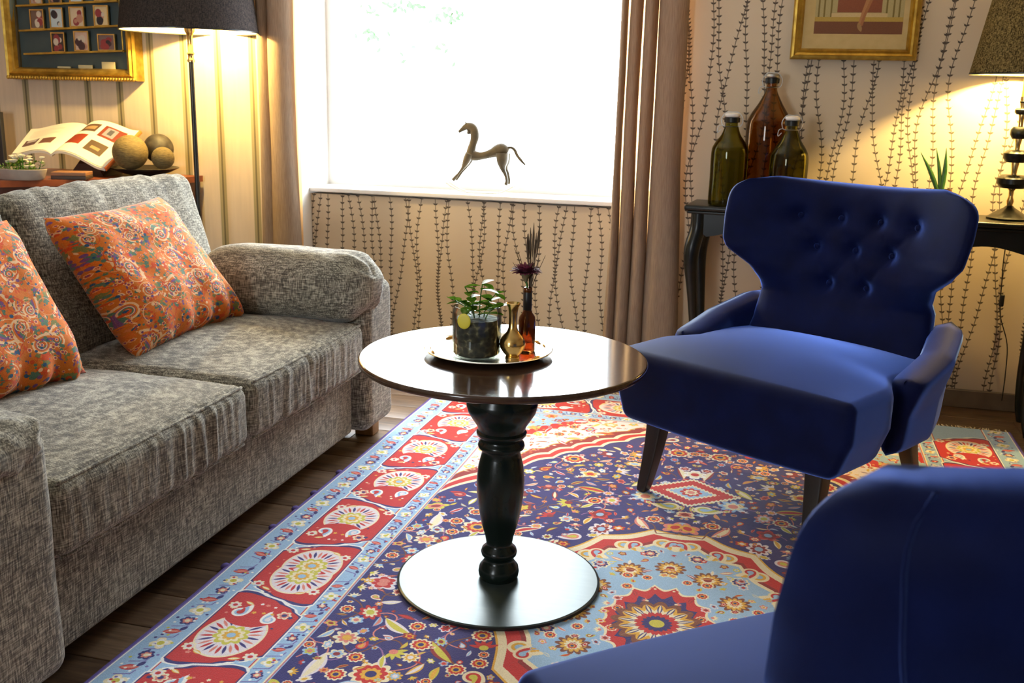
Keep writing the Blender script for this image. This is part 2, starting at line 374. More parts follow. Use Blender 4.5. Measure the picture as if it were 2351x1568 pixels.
# ------------------------------------------------------------------ patterns
CREAM = (.93, .88, .74); RED = (.76, .07, .07); DRED = (.55, .05, .07); NAVY = (.12, .09, .42); LBL = (.60, .74, .87); PINK = (.86, .50, .44)
GOLD = (.88, .66, .18); YEL = (.80, .76, .25); PALE = (.90, .86, .88); LAV = (.42, .36, .66); WHT = (.95, .94, .92); BRN = (.48, .24, .12)
def draw_rug():
    RW, RL = 1.105, 1.84; P = 800
    c = Canvas(RW, RL, P, NAVY); rnd = random.Random(3)
    pal = [CREAM, RED, PINK, GOLD, LBL, PALE, YEL, DRED]
    # far-left quarter: x from the left edge, y from the far edge
    X0 = .355
    def spf(x, y): return (max(x-X0, 0)/.74)**.85+(max(y-X0, 0)/.92)**.85
    mx, my = 1.105, 1.84     # centre of the carpet
    def med(x, y): return math.hypot((x-mx)/.355, (y-my)/.50)
    yy, xx = np.mgrid[0:c.H, 0:c.W]; X = (xx+.5)/P; Y = (yy+.5)/P
    Sp = (np.clip(X-X0, 0, None)/.74)**.85+(np.clip(Y-X0, 0, None)/.92)**.85
    ang = np.arctan2(Y-X0, X-X0); Sp = Sp+.028*np.abs(np.sin(ang*15))
    for lim, col in ((1.0, CREAM), (.975, RED), (.93, CREAM), (.90, DRED), (.84, GOLD), (.83, PALE), (.60, CREAM), (.58, RED), (.50, LBL), (.2, RED)):
        c.a[Sp < lim] = col
    th = np.arctan2((Y-my)/.50, (X-mx)/.355); Md = np.hypot((X-mx)/.355, (Y-my)/.50)+.05*np.abs(np.cos(th*8))
    for lim, col in ((1.09, GOLD), (1.075, CREAM), (1.02, RED), (.93, DRED), (.90, CREAM), (.87, LBL), (.40, CREAM), (.38, RED), (.30, NAVY)):
        c.a[Md < lim] = col
    # curling vines in the navy field
    for k in range(46):
        x, y = rnd.uniform(X0, mx), rnd.uniform(X0, my); a = rnd.uniform(0, 6.28); pts = []
        turn = rnd.choice((-1, 1))*rnd.uniform(.25, .5)
        for i in range(26):
            pts.append((x, y)); x += .011*math.cos(a); y += .011*math.sin(a); a += turn*math.sin(i*.3)
        pts = [p for p in pts if spf(*p) > .98 and med(*p) > 1.03]
        if len(pts) > 3: c.line(pts, .004, rnd.choice((PINK, BRN, (.6, .4, .6))))
    def motif(x, y, r, t=None):
        t = rnd.random() if t is None else t; a = rnd.uniform(0, 6.28)
        c1, c2, c3 = rnd.sample(pal, 3)
        if t < .34: c.flower(x, y, r, (c1, c2, c3), rnd.choice((5, 6, 8)), .35, a, 1, rnd.uniform(.6, 1))
        elif t < .58: c.leaf(x, y, r*1.25, r*.42, a, c1, c2, rnd.uniform(-.8, .8))
        elif t < .74: c.paisley(x, y, r*.62, a, rnd.choice((-1, 1)), (c1, c2, c3))
        elif t < .9:
            for q in range(5): c.leaf(x+r*.5*math.cos(a+q*.6-1.2), y+r*.5*math.sin(a+q*.6-1.2), r*.5, r*.16, a+q*.6-1.2, c1, None)
            c.blob(x, y, r*.3, c2)
        else: c.flower(x, y, r*1.15, (CREAM, RED, GOLD, NAVY), 10, .2, a)
    placed = []
    def scatter(cnt, r0, r1, inside, mind, tsel=None):
        for k in range(cnt):
            x, y = rnd.uniform(X0+.01, mx+.03), rnd.uniform(X0+.01, my+.03)
            if not inside(x, y): continue
            if any((x-p)**2+(y-q)**2 < mind**2 for p, q in placed[-900:]): continue
            placed.append((x, y)); motif(x, y, rnd.uniform(r0, r1), tsel)
    navy_in = lambda x, y: spf(x, y) > 1.04 and med(x, y) > 1.1
    scatter(700, .034, .046, navy_in, .095)
    scatter(5000, .017, .024, navy_in, .044)
    scatter(4000, .009, .013, navy_in, .027)
    placed.clear()
    scatter(1200, .020, .030, lambda x, y: spf(x, y) < .82, .055); scatter(4000, .008, .013, lambda x, y: spf(x, y) < .84, .022)
    placed.clear()
    # medallion fill: large serrated rosettes on light blue, curling red and cream horns on its rim
    for a in np.linspace(PI, 1.5*PI, 4):
        c.flower(mx+.20*math.cos(a), my+.30*math.sin(a), .042, (BRN, GOLD, CREAM, DRED), 12, .3, a)
    for a in np.linspace(PI+.25, 1.5*PI-.25, 3):
        c.flower(mx+.255*math.cos(a), my+.385*math.sin(a), .026, (CREAM, NAVY, PINK, CREAM), 8, .25, a)
    for a in np.linspace(PI+.12, 1.5*PI-.12, 5):
        cx_, cy_ = mx+.318*math.cos(a), my+.45*math.sin(a)
        c.paisley(cx_, cy_, .034, a+1.9, 1, (CREAM, GOLD, LBL)); c.paisley(cx_+.03*math.cos(a+1.57), cy_+.03*math.sin(a+1.57), .026, a-1.6, -1, (CREAM, RED, LBL))
    scatter(1800, .010, .016, lambda x, y: med(x, y) < .84, .028)
    c.flower(mx, my, .11, (BRN, GOLD, CREAM, RED, NAVY, YEL), 16, .18)
    for k in range(16):
        a = k*PI/8; c.leaf(mx+.07*math.cos(a), my+.07*math.sin(a), .022, .006, a, NAVY, CREAM)
    # pendant lozenge on the long axis
    ly = .99
    for s_, col in ((.125, CREAM), (.11, RED), (.068, CREAM), (.055, LBL)):
        X_ = np.abs(X-mx)/1.25; Y_ = np.abs(Y-ly)/.95; c.a[(X_+Y_) < s_+.004*np.cos(X*500)] = col
    c.flower(mx, ly, .035, (RED, CREAM, PINK), 8, .3)
    c.paisley(mx-.05, ly+.13, .034, 2.6, 1, (CREAM, YEL, LBL)); c.flower(mx-.0, ly-.16, .04, (WHT, CREAM, RED), 7, .35)
    # borders: left side, then the far side through a transposed view
    def border(a, L):
        b_ = Canvas(.01, .01, P, LBL); b_.a = a; b_.H, b_.W = a.shape[:2]
        a[:, :int(.355*P)] = LBL
        def stripe(t0, t1, col): a[:, int(t0*P):int(t1*P)] = col
        stripe(0, .007, LAV); stripe(.007, .011, WHT)
        stripe(.096, .100, WHT); stripe(.100, .103, RED); stripe(.288, .291, RED); stripe(.291, .295, CREAM)
        stripe(.345, .349, CREAM); stripe(.349, .353, (.75, .45, .5))
        r2 = random.Random(5); y = .02; k = 0
        while y < L:
            for tx, r in ((.054, .024), (.320, .018)):
                if k % 3 == 0: b_.flower(tx, y, r*1.05, (CREAM, WHT, YEL), 4, .45, .4)
                elif k % 3 == 1:
                    b_.leaf(tx-.006, y, r*.9, r*.45, .3, RED, PINK); b_.leaf(tx+.012, y+.018, r*.5, r*.25, 1.2, NAVY)
                else: b_.flower(tx, y, r*.8, (NAVY, PINK, CREAM), 6, .3)
                for q in range(5): b_.blob(tx+r2.uniform(-.03, .03)*(r/.024), y+r2.uniform(-.02, .02), .0035, r2.choice((NAVY, RED, YEL, WHT, WHT, LAV)))
                b_.line([(tx-.02, y+.02), (tx+.012, y+.03), (tx+.015, y+.045)], .003, LAV)
            y += .052; k += 1
        # cartouches
        yc = .36-.04; k = 0; step = .315
        ys = [L-.31*i for i in range(9) if L-.31*i > .13]
        for i, y in enumerate(ys):
            tx = .195; fl = 1 if i % 2 else -1
            w_ = b_.win(tx, y, .175)
            if w_ is None: continue
            sl, X_, Y_ = w_
            Y2 = Y_
            edge = .148-.035*np.clip(fl*X_/.09, -1, 1)-.02*np.abs(X_/.09)**3      # one end of the cartouche is pointed
            zig = .006*np.abs(((Y_*38) % 1)-.5)*2
            inside = np.minimum(.097-np.abs(X_)+0*Y_, edge-np.abs(Y_)-zig-.02*np.cos(X_*75)*0)
            b_.put(sl, np.minimum(.104-np.abs(X_), inside+.013), WHT); b_.put(sl, np.minimum(.1-np.abs(X_), inside+.006), NAVY)
            b_.put(sl, inside, RED)
            # palmette fan
            fx, fy = tx-fl*.012, y-.03
            b_.blob(fx, fy, .096, CREAM, 0, 0, 0, .80, 1.0)
            b_.blob(fx, fy, .090, PALE, 0, 0, 0, .80, 1.0)
            for q in range(26):
                a_ = q*2*PI/26; b_.leaf(fx+.052*math.cos(a_), fy+.064*math.sin(a_), .017, .0036, math.atan2(.064*math.sin(a_), .052*math.cos(a_)), (NAVY, PINK, RED)[q % 3])
            b_.flower(fx, fy, .042, (YEL, CREAM, GOLD, LBL), 9, .25)
            # paisley horns cut into the fan on the pointed side, corner rosettes
            b_.blob(fx, fy+.082, .05, RED, 0, 0, 0, 1.2, .8)
            b_.paisley(fx-.035, fy+.10, .024, .6, 1, (WHT, LBL, RED)); b_.paisley(fx+.045, fy+.085, .022, 2.4, -1, (WHT, LBL, PALE))
            b_.flower(tx+fl*.06, y+.085, .019, (CREAM, PINK, NAVY), 6, .3)
            for sx_, sy_ in ((-1, -1), (1, -1), (-1, 1)):
                b_.flower(tx+sx_*.075, y+sy_*.098, .017, (CREAM, PALE, RED), 7, .3); b_.leaf(tx+sx_*.045, y+sy_*.115, .014, .006, .4*sx_, GOLD, CREAM)
            for q in range(34):
                px_, py_ = tx+r2.uniform(-.088, .088), y+r2.uniform(-.135, .135)
                if math.hypot((px_-fx)/.80, py_-fy) > .103: b_.blob(px_, py_, r2.uniform(.0035, .007), r2.choice((CREAM, LBL, GOLD, PINK, NAVY, WHT)), 5, .4, r2.uniform(0, 6))
    border(c.a.transpose(1, 0, 2), RW); 
    keep = c.a[:int(.355*P), int(.355*P):].copy()
    border(c.a, RL)
    mask = np.zeros((c.H, c.W), bool); n = int(.355*P)
    c.a[:n, n:] = keep
    q = c.a
    # mirror: columns to the right, rows to the near side; image row 0 is the near edge
    half = np.concatenate([q, q[:, ::-1]], 1); full = np.concatenate([half, half[::-1]], 0)
    g = np.random.RandomState(1).normal(0, .03, full.shape[:2])[..., None]
    return np.clip(full+g, 0, 1)[::-1]
def draw_wallpaper():
    W, H, P = 1.20, 1.60, 820
    c = Canvas(W, H, P, (1.0, 1.0, 1.0)); rnd = random.Random(11)
    ink = (0, 0, 0)
    n = 23
    for i in range(n):
        x0 = W*(i+rnd.uniform(-.25, .25))/n; ph = [rnd.uniform(0, 6.28) for _ in range(3)]; A = [rnd.uniform(.015, .04), rnd.uniform(.008, .018), .005]
        f = lambda y: x0+A[0]*math.sin(2*PI*y/H+ph[0])+A[1]*math.sin(4*PI*y/H+ph[1])+A[2]*math.sin(8*PI*y/H+ph[2])
        for off in (-W, 0, W):
            ys = np.linspace(-.02, H+.02, 110)
            c.line([(f(y)+off, y) for y in ys], .0022, ink)
            y = rnd.uniform(0, .02)
            while y < H+.02:
                x = f(y)+off; sl = math.atan2(1, (f(y+.01)-f(y))/.01)
                if -.02 < x < W+.02:
                    for sg in (-1, 1): c.leaf(x+sg*.0048, y+.004, .0064, .0032, sl-sg*1.0, ink)
                y += .031
    return c.a[..., :1].repeat(3, 2)
def draw_paisley():
    c = Canvas(.55, .55, 1100, (.84, .46, .15)); rnd = random.Random(9)
    OR = (.88, .46, .13); TE = (.35, .48, .40); PU = (.50, .32, .52); CR = (.95, .78, .60); RD = (.84, .32, .13); GR = (.50, .50, .28)
    for k in range(800):
        c.blob(rnd.random()*.55, rnd.random()*.55, rnd.uniform(.006, .019), rnd.choice((OR, OR, TE, (.88, .45, .16), TE, GR, (.85, .5, .28), RD)), 5, .4, rnd.random()*6, 1, rnd.uniform(.5, 1))
    for k in range(34):
        x, y = rnd.random()*.55, rnd.random()*.55; a = rnd.random()*6.28; r = rnd.uniform(.018, .040); f = rnd.choice((-1, 1))
        c.paisley(x, y, r, a, f, (CR, OR, PU, TE, OR))
        c.ring(x, y, r*.42, .003, CR); c.flower(x, y, r*.28, (RD, CR, PU), 6, .3)
        c.ring(x, y, r*1.25, .0022, rnd.choice((CR, RD)), -1.5, 1.8, 1, 1, a+2.4)
    for k in range(1500):
        x, y = rnd.random()*.55, rnd.random()*.55; t = rnd.random(); r = rnd.uniform(.0025, .006)
        if t < .5: c.blob(x, y, r, rnd.choice((TE, PU, RD, OR, CR, (.2, .35, .5))))
        elif t < .8: c.leaf(x, y, r*1.6, r*.5, rnd.random()*6, rnd.choice((PU, TE, RD, CR, OR)))
        else: c.flower(x, y, r*1.3, (CR, RD, PU), 6, .3)
    for k in range(30):
        x, y = rnd.random()*.55, rnd.random()*.55; a = rnd.random()*6.28; pts = []; tn = rnd.choice((-1, 1))*rnd.uniform(.15, .4)
        for i in range(18): pts.append((x, y)); x += .009*math.cos(a); y += .009*math.sin(a); a += tn
        c.line(pts, .0028, rnd.choice((CR, RD, RD, (.9, .6, .4))))
    return np.clip(c.a+np.random.RandomState(2).normal(0, .03, c.a.shape[:2])[..., None], 0, 1)
IM_RUG = image('rug_weave', draw_rug()); IM_WALL = image('vine_print', draw_wallpaper()); IM_PAIS = image('paisley_weave', draw_paisley())

def wall_vine(name):
    m = mat(name, (.7, .6, .5), .75); t = nd(m, 'ShaderNodeTexImage'); t.image = IM_WALL; t.extension = 'REPEAT'
    tc = nd(m, 'ShaderNodeTexCoord'); sp = nd(m, 'ShaderNodeSeparateXYZ'); lk(m, tc.outputs['Object'], sp.inputs[0])
    cb = nd(m, 'ShaderNodeCombineXYZ')
    lk(m, math_(m, 'MULTIPLY', math_(m, 'ADD', sp.outputs[0], sp.outputs[1]), 1/1.2), cb.inputs[0]); lk(m, math_(m, 'MULTIPLY', sp.outputs[2], 1/1.6), cb.inputs[1])
    lk(m, cb.outputs[0], t.inputs['Vector'])
    base = ramp(m, noisetex(m, objcoord(m), 3, 3), [(.3, (.58, .47, .33)), (.7, (.64, .53, .38))])
    c = mixc(m, t.outputs['Color'], (.075, .055, .04), base)
    lk(m, c, bsdf(m).inputs['Base Color']); bump(m, noisetex(m, objcoord(m), 240, 2), .08); return m
VINE = wall_vine('vine_wallpaper')
def wall_stripe():
    m = mat('striped_wallpaper', (.7, .6, .5), .7)
    tc = nd(m, 'ShaderNodeTexCoord'); sp = nd(m, 'ShaderNodeSeparateXYZ'); lk(m, tc.outputs['Object'], sp.inputs[0])
    x = math_(m, 'ADD', sp.outputs[0], 40*.1776+1.788); fr = math_(m, 'FRACT', math_(m, 'DIVIDE', x, .1776))
    d = math_(m, 'ABSOLUTE', math_(m, 'SUBTRACT', math_(m, 'FRACT', math_(m, 'ADD', fr, .5)), .5))   # 0 on a stripe centre
    c = ramp(m, d, [(0, (.12, .10, .05)), (.018, (.12, .10, .05)), (.034, (.36, .30, .17)), (.085, (.30, .26, .14)), (.10, (.40, .34, .21)), (.112, (.66, .54, .40))])
    c2 = ramp(m, noisetex(m, objcoord(m, (60, 60, 4)), 1, 2), [(.3, (.92, .92, .92)), (.7, (1, 1, 1))])
    lk(m, mixc(m, 1.0, c, c2, 'MULTIPLY'), bsdf(m).inputs['Base Color']); return m
STRIPE = wall_stripe()
WALLPLAIN = noisy('plain_plaster', (.55, .46, .36), (.60, .50, .40), 3, .8)
CEILM = noisy('ceiling_paint', (.74, .71, .66), (.78, .75, .70), 3, .8)

# ------------------------------------------------------------------ setting
def structure(name, VF, m, parent=None, **kw):
    o = mk(name, VF[0], VF[1], m, parent, smooth=False, **kw)
    if parent is None: o['kind'] = 'structure'
    return o
WY = 2.08        # room face of the window wall
SUB = noisy('subfloor', (.03, .02, .014), (.05, .034, .022), 6, .7)
floor = structure('floor', box(-3.6, 3.2, -4.7, 2.6, -.06, -.012), SUB)
PLANK = mat('floor_plank_wood', (.1, .06, .04), .38)
_v = objcoord(PLANK, (5, 55, 5)); _f = noisetex(PLANK, _v, 1.2, 5, .6); _oi = nd(PLANK, 'ShaderNodeObjectInfo')
_f2 = math_(PLANK, 'ADD', math_(PLANK, 'MULTIPLY', _f, .8), math_(PLANK, 'MULTIPLY', _oi.outputs['Random'], .22))
lk(PLANK, ramp(PLANK, _f2, [(.3, (.045, .026, .014)), (.5, (.12, .072, .04)), (.7, (.21, .14, .085))]), bsdf(PLANK).inputs['Base Color']); bump(PLANK, _f, .15)
PV, PF = bevbox(0, 1.298, 0, .146, -.012, 0, .002)
pm = None
for j in range(46):
    for i in range(6):
        x = -3.6+i*1.3-(j*.47 % 1.3)+.1; y = -4.0+.148*j
        if x > 3.1 or y > 2.45: continue
        if pm is None: pl = mk('plank', PV, PF, PLANK, floor, angle=30); pm = pl.data
        else: pl = bpy.data.objects.new('plank', pm); COL.objects.link(pl); pl.parent = floor
        pl.location = (x, y, 0)
structure('ceiling', box(-3.6, 3.2, -4.7, 2.6, 2.55, 2.65), CEILM)
structure('wall_left', box(-3.7, -3.6, -4.7, 2.6, 0, 2.55), STRIPE)
structure('wall_right', box(3.1, 3.2, -4.7, 2.6, 0, 2.55), VINE)
gb = Geo(); gb.add(box(-3.6, 3.1, -4.7, -4.6, 0, .8)).add(box(-3.6, 3.1, -4.7, -4.6, 2.0, 2.55)).add(box(-3.6, -1.9, -4.7, -4.6, .8, 2.0)).add(box(-1.05, 3.1, -4.7, -4.6, .8, 2.0)); structure('wall_front', gb.get(), WALLPLAIN)  # unseen wall; its opening is added and sized for the fill light
NL, NR, NB, GY = -1.57, .12, .728, 2.42          # niche left, right, sill height, glazing plane
LINTEL = 2.15
structure('wall_back', box(-3.6, NL, WY, 2.55, 0, 2.55), STRIPE)
structure('wall_back_right', box(NR, 3.1, WY, 2.55, 0, 2.55), VINE)
structure('wall_back_lintel', box(NL, NR, WY, 2.55, LINTEL, 2.55), VINE)
structure('wall_back_under_sill', box(NL, NR, 2.20, 2.55, 0, NB), VINE)
g = Geo(); g.add(box(NL-.002, NL+.004, WY+.001, 2.5, 0, LINTEL)).add(box(NR-.004, NR+.002, WY+.001, 2.5, 0, LINTEL)); structure('trim_1', g.get(), WHITE)
win = structure('window_1', box(NL, NR, GY-.02, GY+.03, NB+.03, NB+.065), WHITE)
SILL = mk('window_sill', *bevbox(NL+.004, NR-.004, 2.182, 2.5, NB+.010, NB+.03, .004), WHITE, win)
g = Geo(); g.add(box(NL, NL+.035, GY-.02, GY+.03, NB+.065, LINTEL)).add(box(NR-.035, NR, GY-.02, GY+.03, NB+.065, LINTEL)).add(box(NL, NR, GY-.02, GY+.03, LINTEL-.04, LINTEL))
mk('window_frame', *g.get(), WHITE, win, smooth=False)
mk('pane', *box(NL+.03, NR-.03, GY, GY+.004, NB+.06, LINTEL-.035), PANE, win, smooth=False)
BASEM = noisy('brown_skirting', (.13, .095, .06), (.18, .13, .085), 14, .5)
structure('baseboard_right', bevbox(NR, 3.1, WY-.018, WY, 0, .075, .004), BASEM)
structure('baseboard_back', bevbox(-3.6, NL, WY-.018, WY, 0, .075, .004), BASEM)
structure('baseboard_niche', bevbox(NL+.005, NR-.005, 2.182, 2.20, 0, .075, .004), BASEM)

# ------------------------------------------------------------------ rug
RUG = imgmat('rug_pile', IM_RUG, .95, Sheen_Weight=.35, Specular_IOR_Level=.1)
bump(RUG, noisetex(RUG, objcoord(RUG), 420, 2), .35, .003)
rug = thing('persian_rug', 'large patterned rug with navy field and red cartouche border under the round table', 'rug', (.415, -.10, 0))
def rugf(s, t):
    x, y = (s-.5)*2.21, (t-.5)*3.68
    z = .0105+.0012*mnoise.noise(Vector((x*3, y*3, 0)))
    return (x+.006*mnoise.noise(Vector((9, y*2, 0))), y, z)
V, F, UV = grid(60, 90, rugf, True)
nv = len(V); V = V+[(-1.105, -1.84, 0.0005), (1.105, -1.84, 0.0005), (1.105, 1.84, 0.0005), (-1.105, 1.84, 0.0005)]; UV = UV+[(0, 0), (1, 0), (1, 1), (0, 1)]
F = F+[(nv, nv+3, nv+2, nv+1)]
mk('pile', V, F, RUG, rug, uv=UV)
EDGE = mat('navy_overcast_edge', (.10, .07, .28), .9)
ring_ = [(-1.105, -1.84), (-1.105, 1.84)], [(1.105, -1.84), (1.105, 1.84)]
for (a, b_) in ring_:
    pts = [(a[0]+.004*mnoise.noise(Vector((9, y*2, 0))), y, .006) for y in np.linspace(a[1], b_[1], 60)]
    mk('binding', *tube(pts, .0062, 6), EDGE, rug)
FR = mat('cream_fringe', (.6, .52, .36), .95)
g = Geo()
for x in np.linspace(-1.1, 1.1, 240):
    g.add(tube([(x, 1.838, .006), (x+random.uniform(-.01, .01), 1.86, .004), (x+random.uniform(-.018, .018), 1.885, .003)], .0022, 4))
mk('fringe', *g.get(), FR, rug)['kind'] = 'stuff'
for (x, y) in ((743, 1080), (703, 1130), (625, 1210), (518, 1300), (660, 1165)):
    p = un(x, y, z=.008); mk('yarn_tuft', *sph((-.697, p[1], .008), .011, 8, (1, 1.3, .7)), EDGE, rug, world=True)

# ------------------------------------------------------------------ sofa
sofa = thing('sofa', 'grey and olive chenille two-seat sofa with loose arm pillows along the striped wall', 'sofa', (-1.2, .03, 0))
def S(name, VF, m=None, parent=None, **kw): return mk(name, VF[0], VF[1], m or SOFA, parent or sofa, world=True, angle=None, **kw)
def wob(P, amp, sc, seed=0):
    for i in range(len(P)):
        v = Vector(P[i])*sc; v.z += seed; P[i] += np.array(mnoise.noise_vector(v))*amp
    return P
S('base', rbox((-1.20, .04, .172), (.90, 1.53, .225), .018, (4, 8, 3), 3))
def armfn(P, h): return wob(P, .005, 5, 3)
for yc, nm in ((.922, 'armrest'), (-.845, 'armrest')):
    S(nm, rbox((-1.155, yc, .318), (.93, .24, .515), .045, (10, 6, 10), 5, armfn))
S('backrest_frame', rbox((-1.60, .035, .47), (.17, 1.98, .78), .05, (3, 14, 8), 4))
def seatfn(seed):
    def fn(P, h):
        u, v = P[:, 0]/h[0], P[:, 1]/h[1]; top = np.clip(P[:, 2]/h[2], 0, 1)
        P = P.copy(); P[:, 2] += top*.036*(1-u**2)*(1-v**2)**.7
        P[:, 0] += np.clip(u, 0, 1)**3*.012*(1-v**2)
        for i in range(len(P)):
            x, y, z = P[i]
            if x > h[0]-.055:        # short gathers that run down the boxing from the front seam
                k = mnoise.noise(Vector((y*34+seed, z*4, seed)))+.6*mnoise.noise(Vector((y*70, z*6, seed+7)))
                m_ = math.exp(-((y-(.12 if seed > 4 else -.02))/.20)**2)
                P[i, 0] += .0055*k*(.35+m_)*min(1, (x-h[0]+.055)/.03)
            elif z > 0:
                P[i, 2] += .004*mnoise.noise(Vector((x*9, y*7, seed)))+.0015*mnoise.noise(Vector((x*30, y*26, seed)))*math.exp(-((x-h[0])/.2)**2)
        return P
    return fn
for yc, wd, sd in ((.415, .765, 2.0), (-.355, .755, 8.0)):
    sc = S('seat_cushion', rbox((-1.03, yc, .372), (.665, wd, .168), .035, (26, 90, 8), 6, seatfn(sd)))
    for zt in (.453, .296):
        z0 = zt
        pts = [(-.702+.008*(1-((y-yc)/wd*2)**2), y, z0) for y in np.linspace(yc-wd/2+.02, yc+wd/2-.02, 40)]
        if zt > .4: pts = [(p[0]-.008, p[1], .4505) for p in pts]
        else: pts = [(p[0]-.008, p[1], .294) for p in pts]
        S('piping', tube(pts, .0042, 8), None, sc)
def backfn(seed):
    def fn(P, h):
        P = P.copy(); u, v, w_ = P[:, 0]/h[0], P[:, 1]/h[1], P[:, 2]/h[2]
        P[:, 0] += np.sign(u)*.03*np.abs(u)*(1-v**2)*(1-w_**2)
        P[:, 2] += np.clip(w_, 0, 1)*.012*(1-v**2)
        for i in range(len(P)):
            x, y, z = P[i]
            if z > h[2]*.35: k = mnoise.noise(Vector((y*24+x*6, x*5, seed)))+.6*mnoise.noise(Vector((y*50, x*9, seed+3))); P[i, 2] += .006*k*(z/h[2]); P[i, 0] += .004*k
            P[i] += np.array(mnoise.noise_vector(Vector((x*5, y*5, z*5+seed))))*.008
        a = .30; X, Z = P[:, 0].copy(), P[:, 2].copy()
        P[:, 0] = X*math.cos(a)-Z*math.sin(a); P[:, 2] = X*math.sin(a)+Z*math.cos(a); return P
    return fn
for yc, wd, sd in ((.49, .90, 1.0), (-.44, .92, 5.0)):
    S('back_cushion', rbox((-1.435, yc, .655), (.20, wd, .50), .055, (8, 50, 26), 5, backfn(sd)))
def armpil(seed):
    def fn(P, h):
        P = P.copy(); u, v, w_ = P[:, 0]/h[0], P[:, 1]/h[1], P[:, 2]/h[2]
        tw = (1-.30*np.clip(u, 0, 1)**4-.2*np.clip(-u, 0, 1)**4)
        P[:, 1] *= tw; P[:, 2] *= (1-.22*np.abs(u)**4)
        for i in range(len(P)):
            x, y, z = P[i]; e = max(0, (x/h[0]-.35)/.65)
            P[i] += np.array(mnoise.noise_vector(Vector((x*6, y*6, z*6+seed))))*.012
            P[i, 2] += .018*e*mnoise.noise(Vector((x*9, y*34, z*30+seed))); P[i, 1] += .016*e*mnoise.noise(Vector((x*8+5, y*20, z*36+seed)))
        return P
    return fn
ap = S('arm_pillow', rbox((-.98, .825, .575), (.64, .27, .235), .10, (40, 20, 16), 6, armpil(2)))
ap2 = S('arm_pillow', rbox((-.985, -.835, .552), (.60, .25, .125), .055, (16, 10, 8), 6, armpil(6)))
FOOT = noisy('oak_foot', (.25, .13, .045), (.42, .24, .09), 30, .5)
for x, y in ((-.775, .985), (-.79, -.93), (-1.58, .985), (-1.58, -.93)):
    S('foot', bevbox(x-.035, x+.035, y-.03, y+.03, 0, .062, .005), FOOT)

def cushion(name, label, c4, thick, seed, group, uvflip=False):
    """c4: bottom-left, bottom-right, top-right, top-left corners in the room"""
    c4 = [np.array(p, float) for p in c4]; cen = sum(c4)/4
    nrm = np.cross(c4[1]-c4[0], c4[3]-c4[0]); nrm /= np.linalg.norm(nrm)
    if nrm[0] < 0: nrm = -nrm
    t = thing(name, label, 'cushion', (cen[0], cen[1], c4[0][2]), 0, group)
    def mid(s, v):
        e = .05                          # sides bow inwards between the corners
        s2 = s+(.5-s)*e*4*v*(1-v)*2*.5; v2 = v+(.5-v)*e*4*s*(1-s)*2*.5
        p = (c4[0]*(1-s2)+c4[1]*s2)*(1-v2)+(c4[3]*(1-s2)+c4[2]*s2)*v2
        low = max(0, .25-v)/.25
        p = p+nrm*(.010*mnoise.noise(Vector((s*5, v*4, seed)))+low*.016*math.sin(s*34+seed)*(.3+s))
        p[2] += low*.010*math.sin(s*30+seed+1)*(.2+s)
        return p, nrm
    def half(s, v):
        a = max(0, 1-(2*s-1)**4)**.55*max(0, 1-(2*v-1)**4)**.55
        return thick*a*(1+.10*mnoise.noise(Vector((s*6, v*6, seed+4))))+.003
    V, F, UV = pillow(44, 44, mid, half, True)
    mk('cover', V, F, PAIS, t, world=True, uv=UV, angle=None)
    return t
PAIS = imgmat('paisley_cloth', IM_PAIS, .9, Sheen_Weight=.2, Specular_IOR_Level=.15)
bump(PAIS, noisetex(PAIS, objcoord(PAIS), 500, 2), .25, .002)
cushion('throw_cushion', 'orange paisley cushion on the sofa seat nearer the arm pillow, leaning to the window', [(-1.10, .115, .462), (-1.085, .675, .478), (-1.315, .585, .865), (-1.285, .015, .862)], .085, 1.0, 'paisley cushions on the sofa')
cushion('throw_cushion', 'orange paisley cushion cut by the photo edge, with a curled lower corner', [(-1.16, -.66, .47), (-1.09, -.095, .472), (-1.285, -.115, .872), (-1.30, -.66, .88)], .085, 3.3, 'paisley cushions on the sofa')

# ------------------------------------------------------------------ round table
table = thing('round_table', 'round dark-topped pedestal table with turned black column and steel disc foot', 'table', (0, 0, 0))
mk('foot_plate', *lathe([(0, .0115), (.251, .0115), (.2535, .013), (.2545, .0165), (.2535, .0195), (.2515, .0205), (.250, .0205), (.246, .0205), (0, .0205)], 96), STEEL, table)
mk('plate_rim', *lathe([(.2546, .0112), (.2562, .0125), (.2562, .0185), (.2546, .0195)], 96), STEELEDGE, table)
prof = [(.046, .0205), (.050, .028), (.0515, .038), (.049, .052), (.040, .064), (.036, .072), (.037, .078), (.044, .084), (.0455, .092), (.043, .100), (.034, .108), (.0325, .116),
        (.036, .135), (.045, .165), (.053, .205), (.0585, .25), (.0595, .285), (.056, .32), (.050, .345), (.047, .358), (.049, .364), (.056, .368), (.058, .374), (.056, .381), (.052, .385),
        (.051, .390), (.055, .396), (.061, .402), (.062, .408), (.058, .414), (.060, .424), (.072, .442), (.083, .460), (.0875, .478), (.087, .492), (.082, .500), (.082, .512), (.088, .520), (.10, .540), (.13, .575), (.13, .582)]
mk('column', *lathe(prof, 64), BLACKGREEN, table)
mk('tabletop', *lathe([(0, .582), (.338, .582), (.3445, .585), (.3465, .590), (.3465, .5955), (.3450, .599), (.3425, .600), (.341, .600), (.335, .600), (0, .600)], 128), TOPWOOD, table, angle=60)

